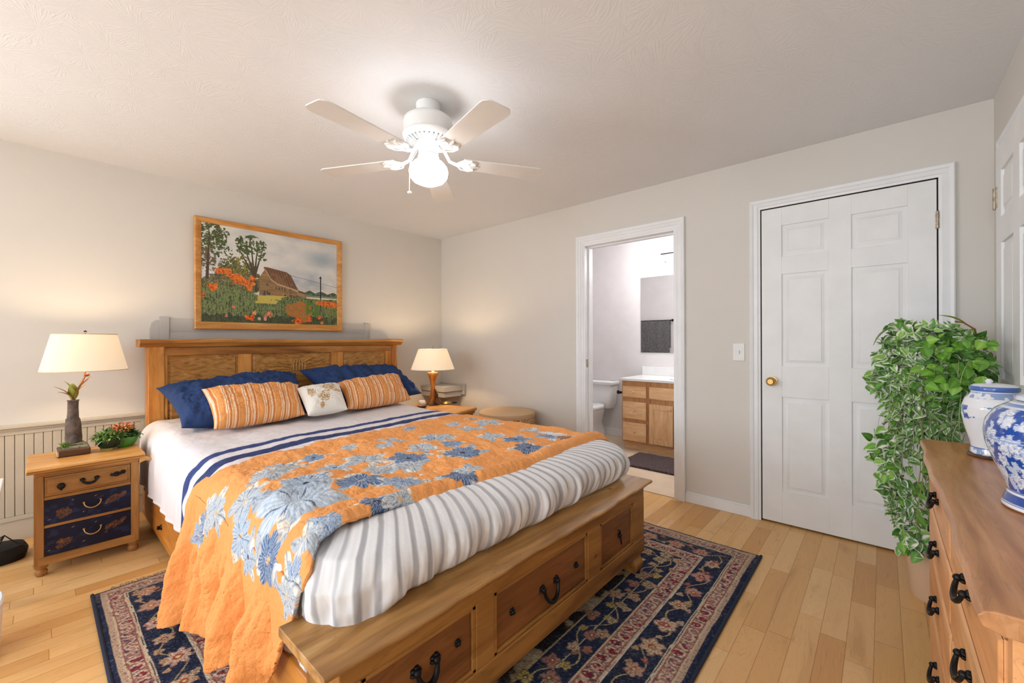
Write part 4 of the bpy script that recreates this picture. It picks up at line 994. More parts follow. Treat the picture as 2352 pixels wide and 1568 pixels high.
def paint_canvas(nw=760, nh=520):
    y0, y1, z0, z1 = PY0+.044, PY1-.044, PZ0+.056, PZ1-.037
    u, v = np.meshgrid(np.linspace(0, 1, nw), np.linspace(0, 1, nh))
    A = (y1-y0)/(z1-z0); x = u*A   # x to 1.4, v 0..1 (up)
    C = np.zeros((nh, nw, 3))
    sky = np.array([196, 199, 200])/255.
    C[:] = sky
    cl = fbm(u*3.2+2, v*4.5, 101, 5)
    mixc(C, sst(.42, .68, cl), np.array([222, 220, 214])/255.); mixc(C, (1-sst(.30, .46, cl))*.8, np.array([158, 168, 176])/255.)
    mixc(C, sst(.50, .34, v)*.6, np.array([222, 208, 190])/255.)
    mixc(C, np.exp(-(((u-.85)/.13)**2+((v-.78)/.10)**2))*.6*(cl > .4), np.array([140, 158, 172])/255.)
    def R(*c): return np.array(c)/255.
    # distant trees, pale field
    mixc(C, (v < .335)*(u > .6)*1., R(226, 214, 182))
    tl = .375+.03*fbm(u*30, v*0, 102)+.012*np.sin(u*60)
    mixc(C, (u > .66)*(v < tl)*(v > .325)*1., R(70, 86, 66)); mixc(C, (u > .66)*(v < .345)*(v > .325)*.8, R(150, 150, 142))
    mixc(C, (u > .66)*(v < tl)*(v > .33)*(vn(u*90, v*70, 103) > .6)*.8, R(110, 130, 108))
    # trees
    def crown(cx, cy, rx, ry, dens, seed, c1=R(62, 74, 44), c2=R(112, 124, 78), lo=.40):
        d = ((x-cx)/rx)**2+((v-cy)/ry)**2+1.1*(fbm(x*12, v*12, seed)-.5)
        m = (d < 1)*(fbm(x*60, v*60, seed+1, 3) > lo-.02+.10*sst(.4, 1, d))
        mixc(C, m*.95, c1); mixc(C, m*(vn(x*150, v*150, seed+2) > .58)*.8, c2); mixc(C, m*(vn(x*170, v*170, seed+4) > .78)*.7, R(158, 160, 116)); mixc(C, m*(vn(x*90, v*90, seed+5) > .72)*.55, R(44, 50, 36))
    def limb(p, w0, w1, c=R(84, 70, 52)):
        (xa, va), (xb, vb) = p; t = np.clip(((x-xa)*(xb-xa)+(v-va)*(vb-va))/((xb-xa)**2+(vb-va)**2), 0, 1)
        d = np.hypot(x-xa-t*(xb-xa), v-va-t*(vb-va)); mixc(C, (d < w0+(w1-w0)*t)*1., c)
    crown(.06, .86, .17, .17, 1, 110); crown(.02, .62, .12, .14, 1, 114, R(92, 80, 62), R(140, 124, 98), .45); crown(.17, .72, .10, .12, 1, 118, lo=.55)
    mixc(C, (x < .17)*(v > .36)*(v < .56-.5*x)*1., R(214, 218, 224)); mixc(C, (x < .17)*(v > .36)*(v < .56-.5*x)*(vn(x*60, v*60, 9) > .68)*.6, R(120, 110, 90))
    crown(.34, .44, .26, .14, 1, 161, R(84, 84, 54), R(132, 126, 84), .22); crown(.12, .42, .10, .07, 1, 165, R(90, 84, 60), R(150, 140, 104), .35)
    limb(((.05, .45), (.07, .9)), .014, .005)
    crown(.34, .60, .14, .13, 1, 122, R(96, 96, 50), R(186, 168, 88), .42); crown(.24, .56, .12, .10, 1, 126, R(70, 80, 46), R(150, 140, 96), .45)
    for dx in (-.10, -.05, 0, .05, .09): limb(((.475, .50), (.44+dx*1.3, .86-abs(dx)*.5)), .012, .003, R(78, 74, 56))
    limb(((.48, .36), (.47, .60)), .020, .014, R(80, 72, 54))
    crown(.43, .84, .145, .105, 1, 130, R(58, 76, 44), R(104, 126, 70), .44); crown(.36, .78, .06, .06, 1, 134, lo=.5); crown(.55, .74, .06, .06, 1, 137, lo=.5)
    # barn body and roof
    def poly(pts, c, s=1.):
        m = np.ones_like(x, bool); n_ = len(pts)
        for i in range(n_):
            (xa, va), (xb, vb) = pts[i], pts[(i+1) % n_]; m &= ((xb-xa)*(v-va)-(vb-va)*(x-xa)) <= 0
        mixc(C, m*s, R(*c)); return m
    body = (x > .52)*(x < 1.0)*(v > np.interp(x, [.52, .80, 1.0], [.27, .235, .26]))*(v < np.interp(x, [.52, .58, .60, .66, .80, 1.0], [.50, .60, .60, .47, .41, .355])); mixc(C, body*1., R(150, 120, 82))
    mixc(C, body*(vn(x*14, v*110, 140) > .55)*.4, R(118, 88, 54)); mixc(C, body*(vn(x*30, v*30, 141) > .66)*.4, R(184, 152, 108))
    rt_m = np.zeros_like(x, bool)
    topv = np.interp(x, [.56, .60, .80, .845, .93], [.62, .622, .590, .56, .395]); botv = np.interp(x, [.56, .60, .64, .70, .80, .93], [.615, .56, .49, .445, .42, .385])
    rt_m = (x > .565)*(x < .93)*(v < topv)*(v > botv)
    mixc(C, rt_m*1., R(124, 92, 68)); mixc(C, rt_m*(np.abs(np.sin((x+v*.35)*110)) > .82)*.6, R(90, 64, 46)); mixc(C, rt_m*(fbm(x*20, v*20, 142) > .55)*.35, R(158, 124, 92))
    mixc(C, (np.abs(v-botv) < .009)*(x > .565)*(x < .93)*1., R(190, 156, 116))
    poly([(.93, .395), (1.03, .365), (1.03, .355), (.93, .375)], (96, 76, 60))
    for (a, b, c, d) in ((.685, .70, .385, .43), (.715, .73, .38, .425), (.745, .76, .375, .42), (.775, .79, .37, .415), (.83, .85, .35, .40), (.775, .795, .29, .335), (.83, .96, .285, .335), (.59, .62, .42, .465), (.54, .63, .27, .36)):
        m = (x > a)*(x < b)*(v > c)*(v < d); mixc(C, m*.8, R(74, 66, 60)); mixc(C, m*(vn(x*90, v*60, 143) > .55)*.6, R(150, 140, 120))
    mixc(C, (x > 1.)*(x < 1.02)*(v > .27)*(v < .36)*1., R(140, 120, 90))
    # pole and wires
    mixc(C, (np.abs(x-1.185) < .006)*(v > .30)*(v < .585)*1., R(38, 36, 40)); mixc(C, (np.abs(v-.565) < .005)*(x > 1.165)*(x < 1.20)*1., R(38, 36, 40))
    mixc(C, (np.abs(v-(.565-.10*(x-.80)/.6)) < .0022)*(x > .80)*.8, R(80, 80, 84))
    # meadow
    hz = .30+.02*fbm(x*8, 0*x, 150)+np.where(x < .5, (.5-x)*.22, 0)
    md = v < hz
    mixc(C, md*1., R(98, 110, 72)); g = .5*vn(x*150, v*30, 151)+.5*vn(x*210, v*120, 157)
    mixc(C, md*(g > .54)*.75, R(134, 146, 96)); mixc(C, md*(g < .40)*.75, R(56, 66, 42)); mixc(C, md*(vn(x*190, v*190, 158) > .86)*.6, R(178, 180, 140)); mixc(C, md*(v < .05+.07*fbm(x*30, 0*x, 160))*.55, R(46, 52, 44))
    mixc(C, md*(v > .22)*(x > .48)*(x < .8)*(fbm(x*9, v*14, 152) > .45)*.9, R(206, 186, 92))
    m = md*(((x-.93)/.19)**2+((v-.15)/.13)**2+2.2*(fbm(x*9, v*12, 153)-.5) < .9); mixc(C, m*.8, R(176, 124, 62)); mixc(C, m*(vn(x*130, v*140, 154) > .52)*.9, R(200, 104, 48)); mixc(C, m*(vn(x*110, v*120, 155) > .66)*.9, R(126, 120, 62))
    m = md*(x > 1.02)*(x < 1.16)*(v > .1)*(v < .3)*(fbm(x*12, v*12, 156) > .42); mixc(C, m*.9, R(84, 124, 44))
    def pop(cx, cy, rx, ry, s, c=(216, 112, 44)):
        d = ((x-cx)/rx)**2+((v-cy)/ry)**2+2.6*(fbm(x*60, v*60, s)-.5); m = d < .75
        mixc(C, m*1., R(*c)); mixc(C, m*(vn(x*100, v*60, s+1) > .62)*.8, R(c[0]-50, c[1]-44, c[2]-20)); mixc(C, m*(vn(x*70, v*110, s+2) > .74)*.7, R(248, 160, 84))
    for i, cx in enumerate((.14, .20, .235, .30, .33, .38, .42, .44, .475)): limb(((cx+.02*math.sin(i*3), .10+.03*(i % 3)), (cx, .44)), .0035, .003, R(122, 138, 84))
    for (cx, cy, rx, ry) in ((.16, .53, .05, .035), (.22, .525, .06, .04), (.27, .49, .05, .035), (.32, .46, .06, .055), (.37, .44, .05, .05), (.43, .43, .055, .045), (.46, .485, .045, .028), (.42, .38, .035, .04), (.10, .36, .055, .042), (.02, .27, .02, .03), (1.22, .265, .09, .035), (1.31, .25, .09, .045)): pop(cx, cy, rx, ry, 170+cx*50)
    for (cx, cy, r_, c) in ((.40, .06, .025, (236, 110, 40)), (.45, .055, .03, (230, 92, 34)), (.52, .05, .016, (226, 210, 190)), (.575, .08, .02, (222, 140, 120)), (.58, .05, .018, (220, 150, 130)), (.62, .10, .03, (226, 140, 110)), (.28, .165, .018, (214, 120, 110)), (.22, .07, .016, (230, 150, 140)), (.92, .03, .06, (214, 96, 30)), (1.05, .06, .03, (226, 100, 40)), (1.17, .09, .02, (216, 70, 50)), (1.2, .03, .02, (226, 130, 50)), (.47, .115, .025, (224, 170, 110))): pop(cx, cy, r_, r_*1.1, 200+cx*40, c)
    mixc(C, (x > 1.18)*(v < .22)*(vn(x*130, v*14, 180) > .6)*.6, R(120, 132, 76))
    P = np.stack([np.full_like(u, .040), y0+u*(y1-y0), z0+v*(z1-z0)], -1)
    mb = MB().grid(P, np.clip(C, 0, 1), flip=False); mb.cur = (.7, .66, .6)
    return mb.box(.030, .0392, y0, y1, z0, z1).box(.0, .031, -1.86, -1.80, 1.98, 2.04)
paint_canvas().build('canvas', MT['canvas'], pic)

# ------------------------------------------------------------------ lamps
def shade(name, parent, cx, cy, z0, z1, r0, r1):
    o = MB().lathe([(r0, z0), (r0-.0005, z0+.004), (r1, z1-.004), (r1-.0005, z1)], (cx, cy, 0), 64, caps=False).build(name, MT['shade'], parent, smooth=True, ang=180, solid=.0015)
    bm_ = MT.setdefault('binding', plain('shade_binding', (214, 188, 150), .8))
    MB().lathe([(r0+.001, z0), (r0+.0015, z0+.004), (r0-.0005, z0+.004), (r0-.001, z0)], (cx, cy, 0), 64, caps=False).build('lower_binding', bm_, o)
    MB().lathe([(r1+.001, z1-.004), (r1+.0013, z1), (r1-.001, z1), (r1-.001, z1-.004)], (cx, cy, 0), 64, caps=False).build('upper_binding', bm_, o)
    return o
# left lamp: bark column with magnolia leaves
LX, LY = .45, -3.0
la = thing('table_lamp', 'lit table lamp with bark column and magnolia leaves on painted nightstand', 'lamp', (.45, -3.05, .62))
mb = MB(); n = 28; vs = []; fs = []
HS = [(.0, .034, .034), (.03, .033, .035), (.10, .030, .031), (.135, .027, .028), (.14, .023, .024), (.20, .021, .022), (.235, .022, .022), (.238, .026, .025), (.242, .024, .024)]
for i, (h, rx, ry) in enumerate(HS):
    for k in range(n):
        a = 2*PI*k/n; j = 1+.07*math.sin(a*5+h*20)+.04*math.sin(a*11+h*50); vs.append((.45+rx*j*math.cos(a), -3.05+ry*j*math.sin(a), .622+h))
for i in range(len(HS)-1):
    for k in range(n): fs.append((i*n+k, i*n+(k+1) % n, (i+1)*n+(k+1) % n, (i+1)*n+k))
fs += [tuple(range(n-1, -1, -1)), tuple((len(HS)-1)*n+k for k in range(n))]
mb.add(vs, fs).build('bark_column', MT['bark'], la, smooth=True, ang=70)
MB().tube([(.45, -3.05, .86), (.45, -3.04, .90), (.45, -3.02, .95), (.45, -3.004, .99), (LX, LY, 1.03), (LX, LY, 1.08)], [.008, .006, .005, .004, .004, .006], 8).build('stem', MT['lampwood'], la, smooth=True)
MB().sph((LX, LY+.006, 1.005), .012, .9).build('stem_knob', plain('red_brown_bead', (130, 62, 30), .4), la, smooth=True)
def leaf_mb(mb, base, tip, width, col1, col2, curl=.02, seed=0, nseg=7, up_=Vector((0, 0, 1))):
    base, tip = Vector(base), Vector(tip); d = tip-base; side = d.cross(up_)
    if side.length < 1e-5: side = d.cross(Vector((1, 0, 0)))
    side.normalize(); nn = side.cross(d).normalized(); vs = []; cs = []; fs = []
    for i in range(nseg+1):
        t = i/nseg; w_ = width*math.sin(PI*min(1, t*.93+.05))**.8*(1.15-.35*t); c = base+d*t+nn*(curl*math.sin(PI*t))
        for s in (-1, 0, 1):
            vs.append(c+side*w_*s*.5+nn*(abs(s)*w_*.18)); cc = col1 if s else col2; cs.append(tuple(lin(np.array(cc)/255.)))
    for i in range(nseg):
        for s in (0, 1): fs.append((i*3+s, i*3+s+1, i*3+4+s, i*3+3+s))
    return mb.add(vs, fs, cs)
cdir = Vector((.02, 0, 0))
for (dy, dz, dx, w_, c1, c2) in ((-.035, .115, .01, .040, (104, 112, 34), (150, 150, 60)), (-.005, .100, .03, .045, (120, 124, 40), (160, 160, 70)), (.062, .120, .01, .034, (96, 82, 34), (170, 140, 80)), (-.075, .085, 0, .022, (104, 64, 34), (190, 150, 100)), (-.060, .055, .02, .022, (92, 60, 30), (170, 130, 80)), (.05, .085, -.02, .024, (110, 70, 40), (180, 140, 90)), (.072, .135, .0, .024, (150, 80, 40), (200, 150, 100))):
    leaf_mb(MB(), (.455, -3.05, .862), (.455+dx, -3.05+dy, .862+dz), w_, c1, c2, .012).build('magnolia_leaf', MT['leaf'], la, smooth=True, solid=.0012)
shade('lamp_shade', la, LX, LY, 1.030, 1.243, .184, .137)
MB().tube([(LX, LY, 1.05), (LX, LY-.05, 1.09), (LX, LY-.05, 1.19), (LX, LY, 1.245)], .0015, 6).tube([(LX, LY, 1.05), (LX, LY+.05, 1.09), (LX, LY+.05, 1.19), (LX, LY, 1.245)], .0015, 6).sph((LX, LY, 1.256), .007).tube([(LX, LY, 1.243), (LX, LY, 1.255)], .003, 6).build('harp_and_finial', MT['bronze'], la, smooth=True)
MB().sph((LX, LY, 1.185), .028).build('bulb', MT['lit_left_bulb'], la, smooth=True)
# right lamp: turned flared wood base
RX, RY = .60, -.60
lb = thing('table_lamp', 'lit table lamp with flared turned wood base on plain nightstand', 'lamp', (RX, RY, .57))
MB().lathe([(.001, .572), (.068, .572), (.070, .578), (.056, .584), (.050, .590), (.001, .592)], (RX, RY, 0), 40).build('base_plate', MT['darkwood'], lb, smooth=True)
MB().lathe([(.048, .588), (.040, .61), (.030, .65), (.024, .69), (.021, .73), (.023, .77), (.030, .81), (.040, .845), (.052, .868), (.054, .880), (.052, .888), (.001, .890)], (RX, RY, 0), 40).build('turned_body', MT['lampwood'], lb, smooth=True)
for s in (-1, 1):
    MB().tube([(RX+.03, RY+s*.012, .72), (RX+.035, RY+s*.020, .67), (RX+.04, RY+s*.042, .62), (RX+.045, RY+s*.085, .578)], [.006, .008, .007, .004], 8).build('branch_scroll', MT['lampwood'], lb, smooth=True)
MB().tube([(RX+.025, RY, .73), (RX+.045, RY+.015, .67), (RX+.05, RY, .62), (RX+.052, RY-.01, .59)], [.005, .012, .016, .018], 8).build('dark_inlay', MT['darkwood'], lb, smooth=True)
MB().lathe([(.001, .89), (.014, .89), (.014, .915), (.010, .92), (.001, .92)], (RX, RY, 0), 16).build('socket', MT['plastic'], lb, smooth=True)
shade('lamp_shade', lb, RX, RY, .917, 1.118, .212, .140)
MB().tube([(RX, RY, .92), (RX, RY-.04, .95), (RX, RY-.04, 1.07), (RX, RY, 1.12)], .0015, 6).tube([(RX, RY, .92), (RX, RY+.04, .95), (RX, RY+.04, 1.07), (RX, RY, 1.12)], .0015, 6).tube([(RX, RY, 1.118), (RX, RY, 1.14)], .002, 6).sph((RX, RY, 1.143), .005).build('harp_and_finial', MT['bronze'], lb, smooth=True)
MB().sph((RX, RY, 1.062), .028).build('bulb', MT['lit_right_bulb'], lb, smooth=True)

# ------------------------------------------------------------------ nightstands
nsl = thing('nightstand', 'pine nightstand with two navy painted drawers left of the bed', 'nightstand', (.5, -3.0, 0))
X0, X1, Y0, Y1 = .33, .725, -3.205, -2.795
MB().box(X0, X1-.018, Y0+.012, Y1-.012, .065, .528).build('body', MT['nsv'], nsl, bev=.003)
MB().prism([(X0-.012, .530), (X1+.015, .530), (X1+.028, .540), (X1+.030, .550), (X1+.022, .560), (X0-.012, .560)], 'y', Y0-.02, Y1+.02).build('top', MT['nst'], nsl, bev=.006)
MB().box(X1-.018, X1+.005, Y0+.008, Y1-.008, .512, .530).build('top_moulding', MT['ns'], nsl, bev=.004)
for a, b in ((Y0+.004, Y0+.040), (Y1-.040, Y1-.004)): MB().box(X1-.030, X1, a, b, .06, .514).build('front_post', MT['nsv'], nsl, bev=.004)
fr = MB().box(X1-.022, X1-.004, Y0+.04, Y1-.04, .504, .514).box(X1-.022, X1-.004, Y0+.04, Y1-.04, .385, .402).box(X1-.022, X1-.004, Y0+.04, Y1-.04, .243, .258)
fr.box(X1-.022, X1+.002, Y0+.02, Y1-.02, .058, .100).build('drawer_rails', MT['ns'], nsl, bev=.002)
d = MB().box(X1-.02, X1-.003, Y0+.042, Y1-.042, .404, .502).frustum((Y0+.050, Y1-.050, .411, .495), (Y0+.056, Y1-.056, .417, .489), 'x', X1-.003, X1+.002).build('drawer', MT['ns'], nsl, bev=.002)
bail(MB(), (X1+.002, -3.0, .462), .055, .020, r=.005, ros=.012).build('bail_pull', MT['iron'], d, smooth=True)
MB().sph((X1+.012, -3.105, .450), .016).prism([(-3.121, .448), (-3.089, .448), (-3.105, .425)], 'x', X1+.003, X1+.014).build('heart_pull', MT['iron'], d, smooth=True)
m = MB(); rosette(m, (X1+.003, -2.895, .462), .012); m.tube([(X1+.008, -2.92, .464), (X1+.012, -2.895, .458), (X1+.008, -2.868, .466)], .007, 8); rosette(m, (X1+.003, -2.868, .468), .010); m.build('branch_pull', MT['iron'], d, smooth=True)
def painted(z0, z1, seed):
    ya, yb = Y0+.042, Y1-.042; n1, n2 = 200, 90
    yy, zz = np.meshgrid(np.linspace(ya, yb, n1), np.linspace(z0, z1, n2)); C = np.ones((n2, n1, 3))*np.array([17, 21, 44])/255.
    mixc(C, (fbm(yy*14, zz*20, seed)-.35)*(.9 if seed < 305 else .3), np.array([20, 46, 92])/255.); mixc(C, (fbm(yy*30, zz*60, seed+1) > .62)*.25, np.array([70, 96, 140])/255.)
    for cx, cz, rx, rz in ((ya+.07, z0+.045, .030, .024), (yb-.065, z1-.055, .042, .020), (ya+.055, z0+.06, .018, .012), (yb-.035, z1-.040, .020, .012)):
        dd = ((yy-cx)/rx)**2+((zz-cz-.3*(yy-cx))/rz)**2+1.5*(fbm(yy*60, zz*60, seed+2)-.5); m = (dd < .8)
        mixc(C, m*.55, np.array([104, 62, 40])/255.); mixc(C, m*(vn(yy*260, zz*260, seed+3) > .6)*.6, np.array([150, 98, 54])/255.)
    for cx, cz in ((ya+.015, z0+.025), (ya+.10, z1-.02), (yb-.14, z1-.02), (yb-.10, z0+.05), (ya+.14, z0+.03)):
        mixc(C, (np.hypot((yy-cx)/2.5, zz-cz-.4*(yy-cx)) < .0022)*1., np.array([130, 110, 76])/255.)
    mb = MB().grid(np.stack([np.full_like(yy, X1-.0028), yy, zz], -1), np.clip(C, 0, 1)); mb.cur = tuple(lin(np.array([26, 34, 66])/255.))
    return mb.box(X1-.02, X1-.003, ya, yb, z0, z1)
for z0, z1, sd in ((.260, .383, 301), (.102, .241, 311)):
    d = painted(z0, z1, sd).build('drawer', MT['painted'], nsl, label='navy painted drawer with brown flowers')
    bail(MB(), (X1-.002, -2.99, z1-.045), .065, .030, r=.0025, ros=.006).build('bail_pull', plain('brass_bow_pull', (176, 140, 84), .3, .9), d, smooth=True)
for y in (Y0+.03, Y1-.03):
    for x in (X0+.03, X1-.03):
        MB().lathe([(.016, 0), (.022, .008), (.024, .022), (.018, .034), (.026, .045), (.029, .060)], (x, y, 0), 20).build('bun_foot', MT['nsv'], nsl, smooth=True)
MB().prism([(-2.80, .500), (-2.775, .512), (-2.745, .505), (-2.748, .522), (-2.78, .535), (-2.80, .53)], 'x', X1-.02, X1+.015).build('corner_carving', MT['nst'], nsl, bev=.004)

nsr = thing('nightstand', 'plain honey pine nightstand right of the bed, mostly hidden by quilt', 'nightstand', (.80, -.76, 0))
nx0, nx1, ny0, ny1 = .80-.33, .80+.33, -.76-.25, -.76+.25
MB().box(nx0+.02, nx1-.03, ny0+.02, ny1-.02, .05, .535).build('body', MT['bedv'], nsr, bev=.003)
MB().prism([(nx0, .540), (nx1-.008, .540), (nx1, .548), (nx1, .562), (nx1-.008, .570), (nx0, .570)], 'y', ny0, ny1).build('top', MT['nst'], nsr, bev=.004)
MB().box(nx0+.01, nx1-.015, ny0+.012, ny1-.012, .515, .540).build('top_moulding', MT['bed'], nsr, bev=.004)
for a, b in ((.40, .505), (.24, .385), (.08, .225)):
    d = MB().box(nx1-.035, nx1-.022, ny0+.05, ny1-.05, a, b).build('drawer', MT['bed'], nsr, bev=.002)
    bail(MB(), (nx1-.022, -.76, (a+b)/2+.01), .07, .03).build('bail_pull', MT['iron'], d, smooth=True)
for y in (ny0+.04, ny1-.04):
    for x in (nx0+.04, nx1-.06): MB().lathe([(.02, 0), (.028, .02), (.024, .05)], (x, y, 0), 16).build('bun_foot', MT['bed'], nsr, smooth=True)
nsr.rotation_euler.z = math.radians(16)

# things on the nightstands
wb = thing('wooden_box', 'brown book-shaped wooden box under the bark lamp', 'box', (.47, -3.05, .56))
MB().prism([(-3.115, .560), (-2.985, .560), (-2.985, .598), (-3.115, .598)], 'x', .40, .545).build('body', MT['darkwood'], wb, bev=.006)
MB().box(.405, .5465, -3.117, -3.108, .566, .592).build('page_edge', plain('cream_pages', (190, 168, 130), .8), wb, bev=.003)
MB().box(.41, .53, -3.095, -2.995, .598, .611).box(.415, .50, -3.09, -3.005, .611, .621).build('slate_tile', plain('grey_green_slate', (120, 116, 96), .7, vary=.3, vsc=60), wb, bev=.002)
rng = random.Random(3)
m = MB()
for k in range(46):
    a = rng.uniform(0, 2*PI); l = rng.uniform(.015, .038); p = (.52+rng.uniform(-.012, .012), -3.085+rng.uniform(-.014, .014), .605)
    leaf_mb(m, p, (p[0]+l*.5*math.cos(a), p[1]+l*.5*math.sin(a), p[2]+l), .006, (72, 116, 36), (130, 160, 70), .004, nseg=4)
m.build('moss_tuft', MT['leaf'], wb, smooth=True, solid=.0008)

fb = thing('flower_planter', 'dark green bucket of orange flowers and herbs on painted nightstand', 'potted plant', (.49, -2.885, .56))
MB().lathe([(.001, .560), (.036, .560), (.038, .570), (.040, .575)], (.50, -2.905, 0), 24).build('foot_ring', plain('brass_green_foot', (120, 104, 50), .4, vary=.4, vsc=50), fb, smooth=True)
MB().lathe([(.034, .574), (.046, .588), (.052, .612), (.054, .620), (.050, .618), (.046, .606), (.001, .604)], (.50, -2.905, 0), 32).build('bucket', MT['bowlg'], fb, smooth=True)
MB().tube([(.50+.054*math.cos(t)*.4+.03, -2.905+.056*math.cos(t), .618-.050*math.sin(t)) for t in np.linspace(.05, PI-.05, 14)], .0022, 6).build('handle', MT['bronze'], fb, smooth=True)
loft(MB(), [(.46, -2.84, .030, .045, .5605, 2), (.46, -2.84, .045, .062, .585, 2), (.45, -2.835, .052, .070, .618, 2), (.45, -2.835, .046, .064, .614, 2), (.45, -2.835, .01, .01, .600, 2)]).build('leaf_bowl', MT['bowlb'], fb, smooth=True)
def fill(mb, n, c, rr, h, cols, wl=(.006, .012), ll=(.02, .045), seed=1, nseg=4):
    rng = random.Random(seed)
    for k in range(n):
        a = rng.uniform(0, 2*PI); r_ = math.sqrt(rng.random()); x = c[0]+rr[0]*r_*math.cos(a); y = c[1]+rr[1]*r_*math.sin(a); z = c[2]+h*rng.random()*(1-r_*.6)
        l = rng.uniform(*ll); b = rng.uniform(-.6, 1.4); o = Vector((math.cos(a)*r_+rng.uniform(-.5, .5), math.sin(a)*r_+rng.uniform(-.5, .5), b)).normalized()*l
        c1 = rng.choice(cols); c2 = tuple(min(255, v+30) for v in c1)
        leaf_mb(mb, (x, y, z), (x+o.x, y+o.y, z+o.z), rng.uniform(*wl), c1, c2, l*.15, nseg=nseg)
    return mb
G = [(52, 94, 34), (84, 128, 48), (110, 150, 66), (40, 74, 30), (142, 168, 90)]
fill(MB(), 300, (.50, -2.91, .615), (.045, .058), .060, G, seed=2).build('herb_foliage', MT['leaf'], fb, smooth=True)
fill(MB(), 190, (.45, -2.83, .615), (.045, .062), .045, [(50, 100, 40), (80, 134, 50), (36, 70, 34)], (.012, .020), (.02, .035), seed=4).build('leaf_foliage', MT['leaf'], fb, smooth=True)
fill(MB(), 170, (.455, -2.845, .655), (.040, .058), .060, [(226, 120, 60), (236, 150, 92), (150, 130, 50), (208, 92, 40), (96, 60, 40)], (.008, .014), (.010, .022), seed=6).build('orange_blossoms', MT['leaf'], fb, smooth=True)

tag(MB().lathe([(.001, .5705), (.022, .5705), (.040, .580), (.052, .592), (.048, .592), (.036, .583), (.001, .577)], (.68, -.79, 0), 32).build('trinket_bowl', MT['darkwood'], smooth=True), 'small dark wooden bowl at front edge of plain nightstand', 'bowl')
tag(MB().lathe([(.001, .5705), (.018, .5705), (.034, .583), (.038, .600), (.030, .618), (.022, .622), (.001, .622)], (.56, -.70, 0), 32).build('ginger_jar', MT['glaze'], smooth=True), 'tiny pale jar beside the turned wood lamp base', 'jar')
td = thing('brass_dish', 'brass dish on plain nightstand right of the lamp', 'dish', (.66, -.44, .57))
loft(MB(), [(.66, -.47, .03, .035, .5705, 2), (.66, -.47, .042, .052, .578, 2), (.66, -.47, .030, .040, .592, 2), (.66, -.47, .01, .01, .596, 2)]).build('bowl', MT['brass'], td, smooth=True)
MB().box(.645, .675, -.515, -.495, .5705, .58).build('stem', MT['brass'], td)
tag(MB().box(.66, .70, -.415, -.375, .5705, .584).build('eyeglass_case', MT['black'], bev=.005), 'small black case lying at right edge of plain nightstand', 'case')

# seagrass ottoman
ot = thing('ottoman', 'round woven seagrass pouf with cream cushion top near room corner', 'ottoman', (1.31, -.297, 0))
c = (1.31, -.297, 0)
MB().lathe([(.001, 0), (.235, 0), (.252, .03), (.262, .20), (.260, .44), (.250, .515), (.001, .515)], c, 56).build('woven_body', MT['wicker'], ot, smooth=True)
MB().lathe([(.254, .500), (.260, .520), (.258, .540), (.244, .549), (.16, .556), (.08, .559), (.001, .560)], c, 56).build('cushion_top', plain('cream_woven_cushion', (212, 178, 140), .9, bs=.5, bsc=160, bd=.004), ot, smooth=True)

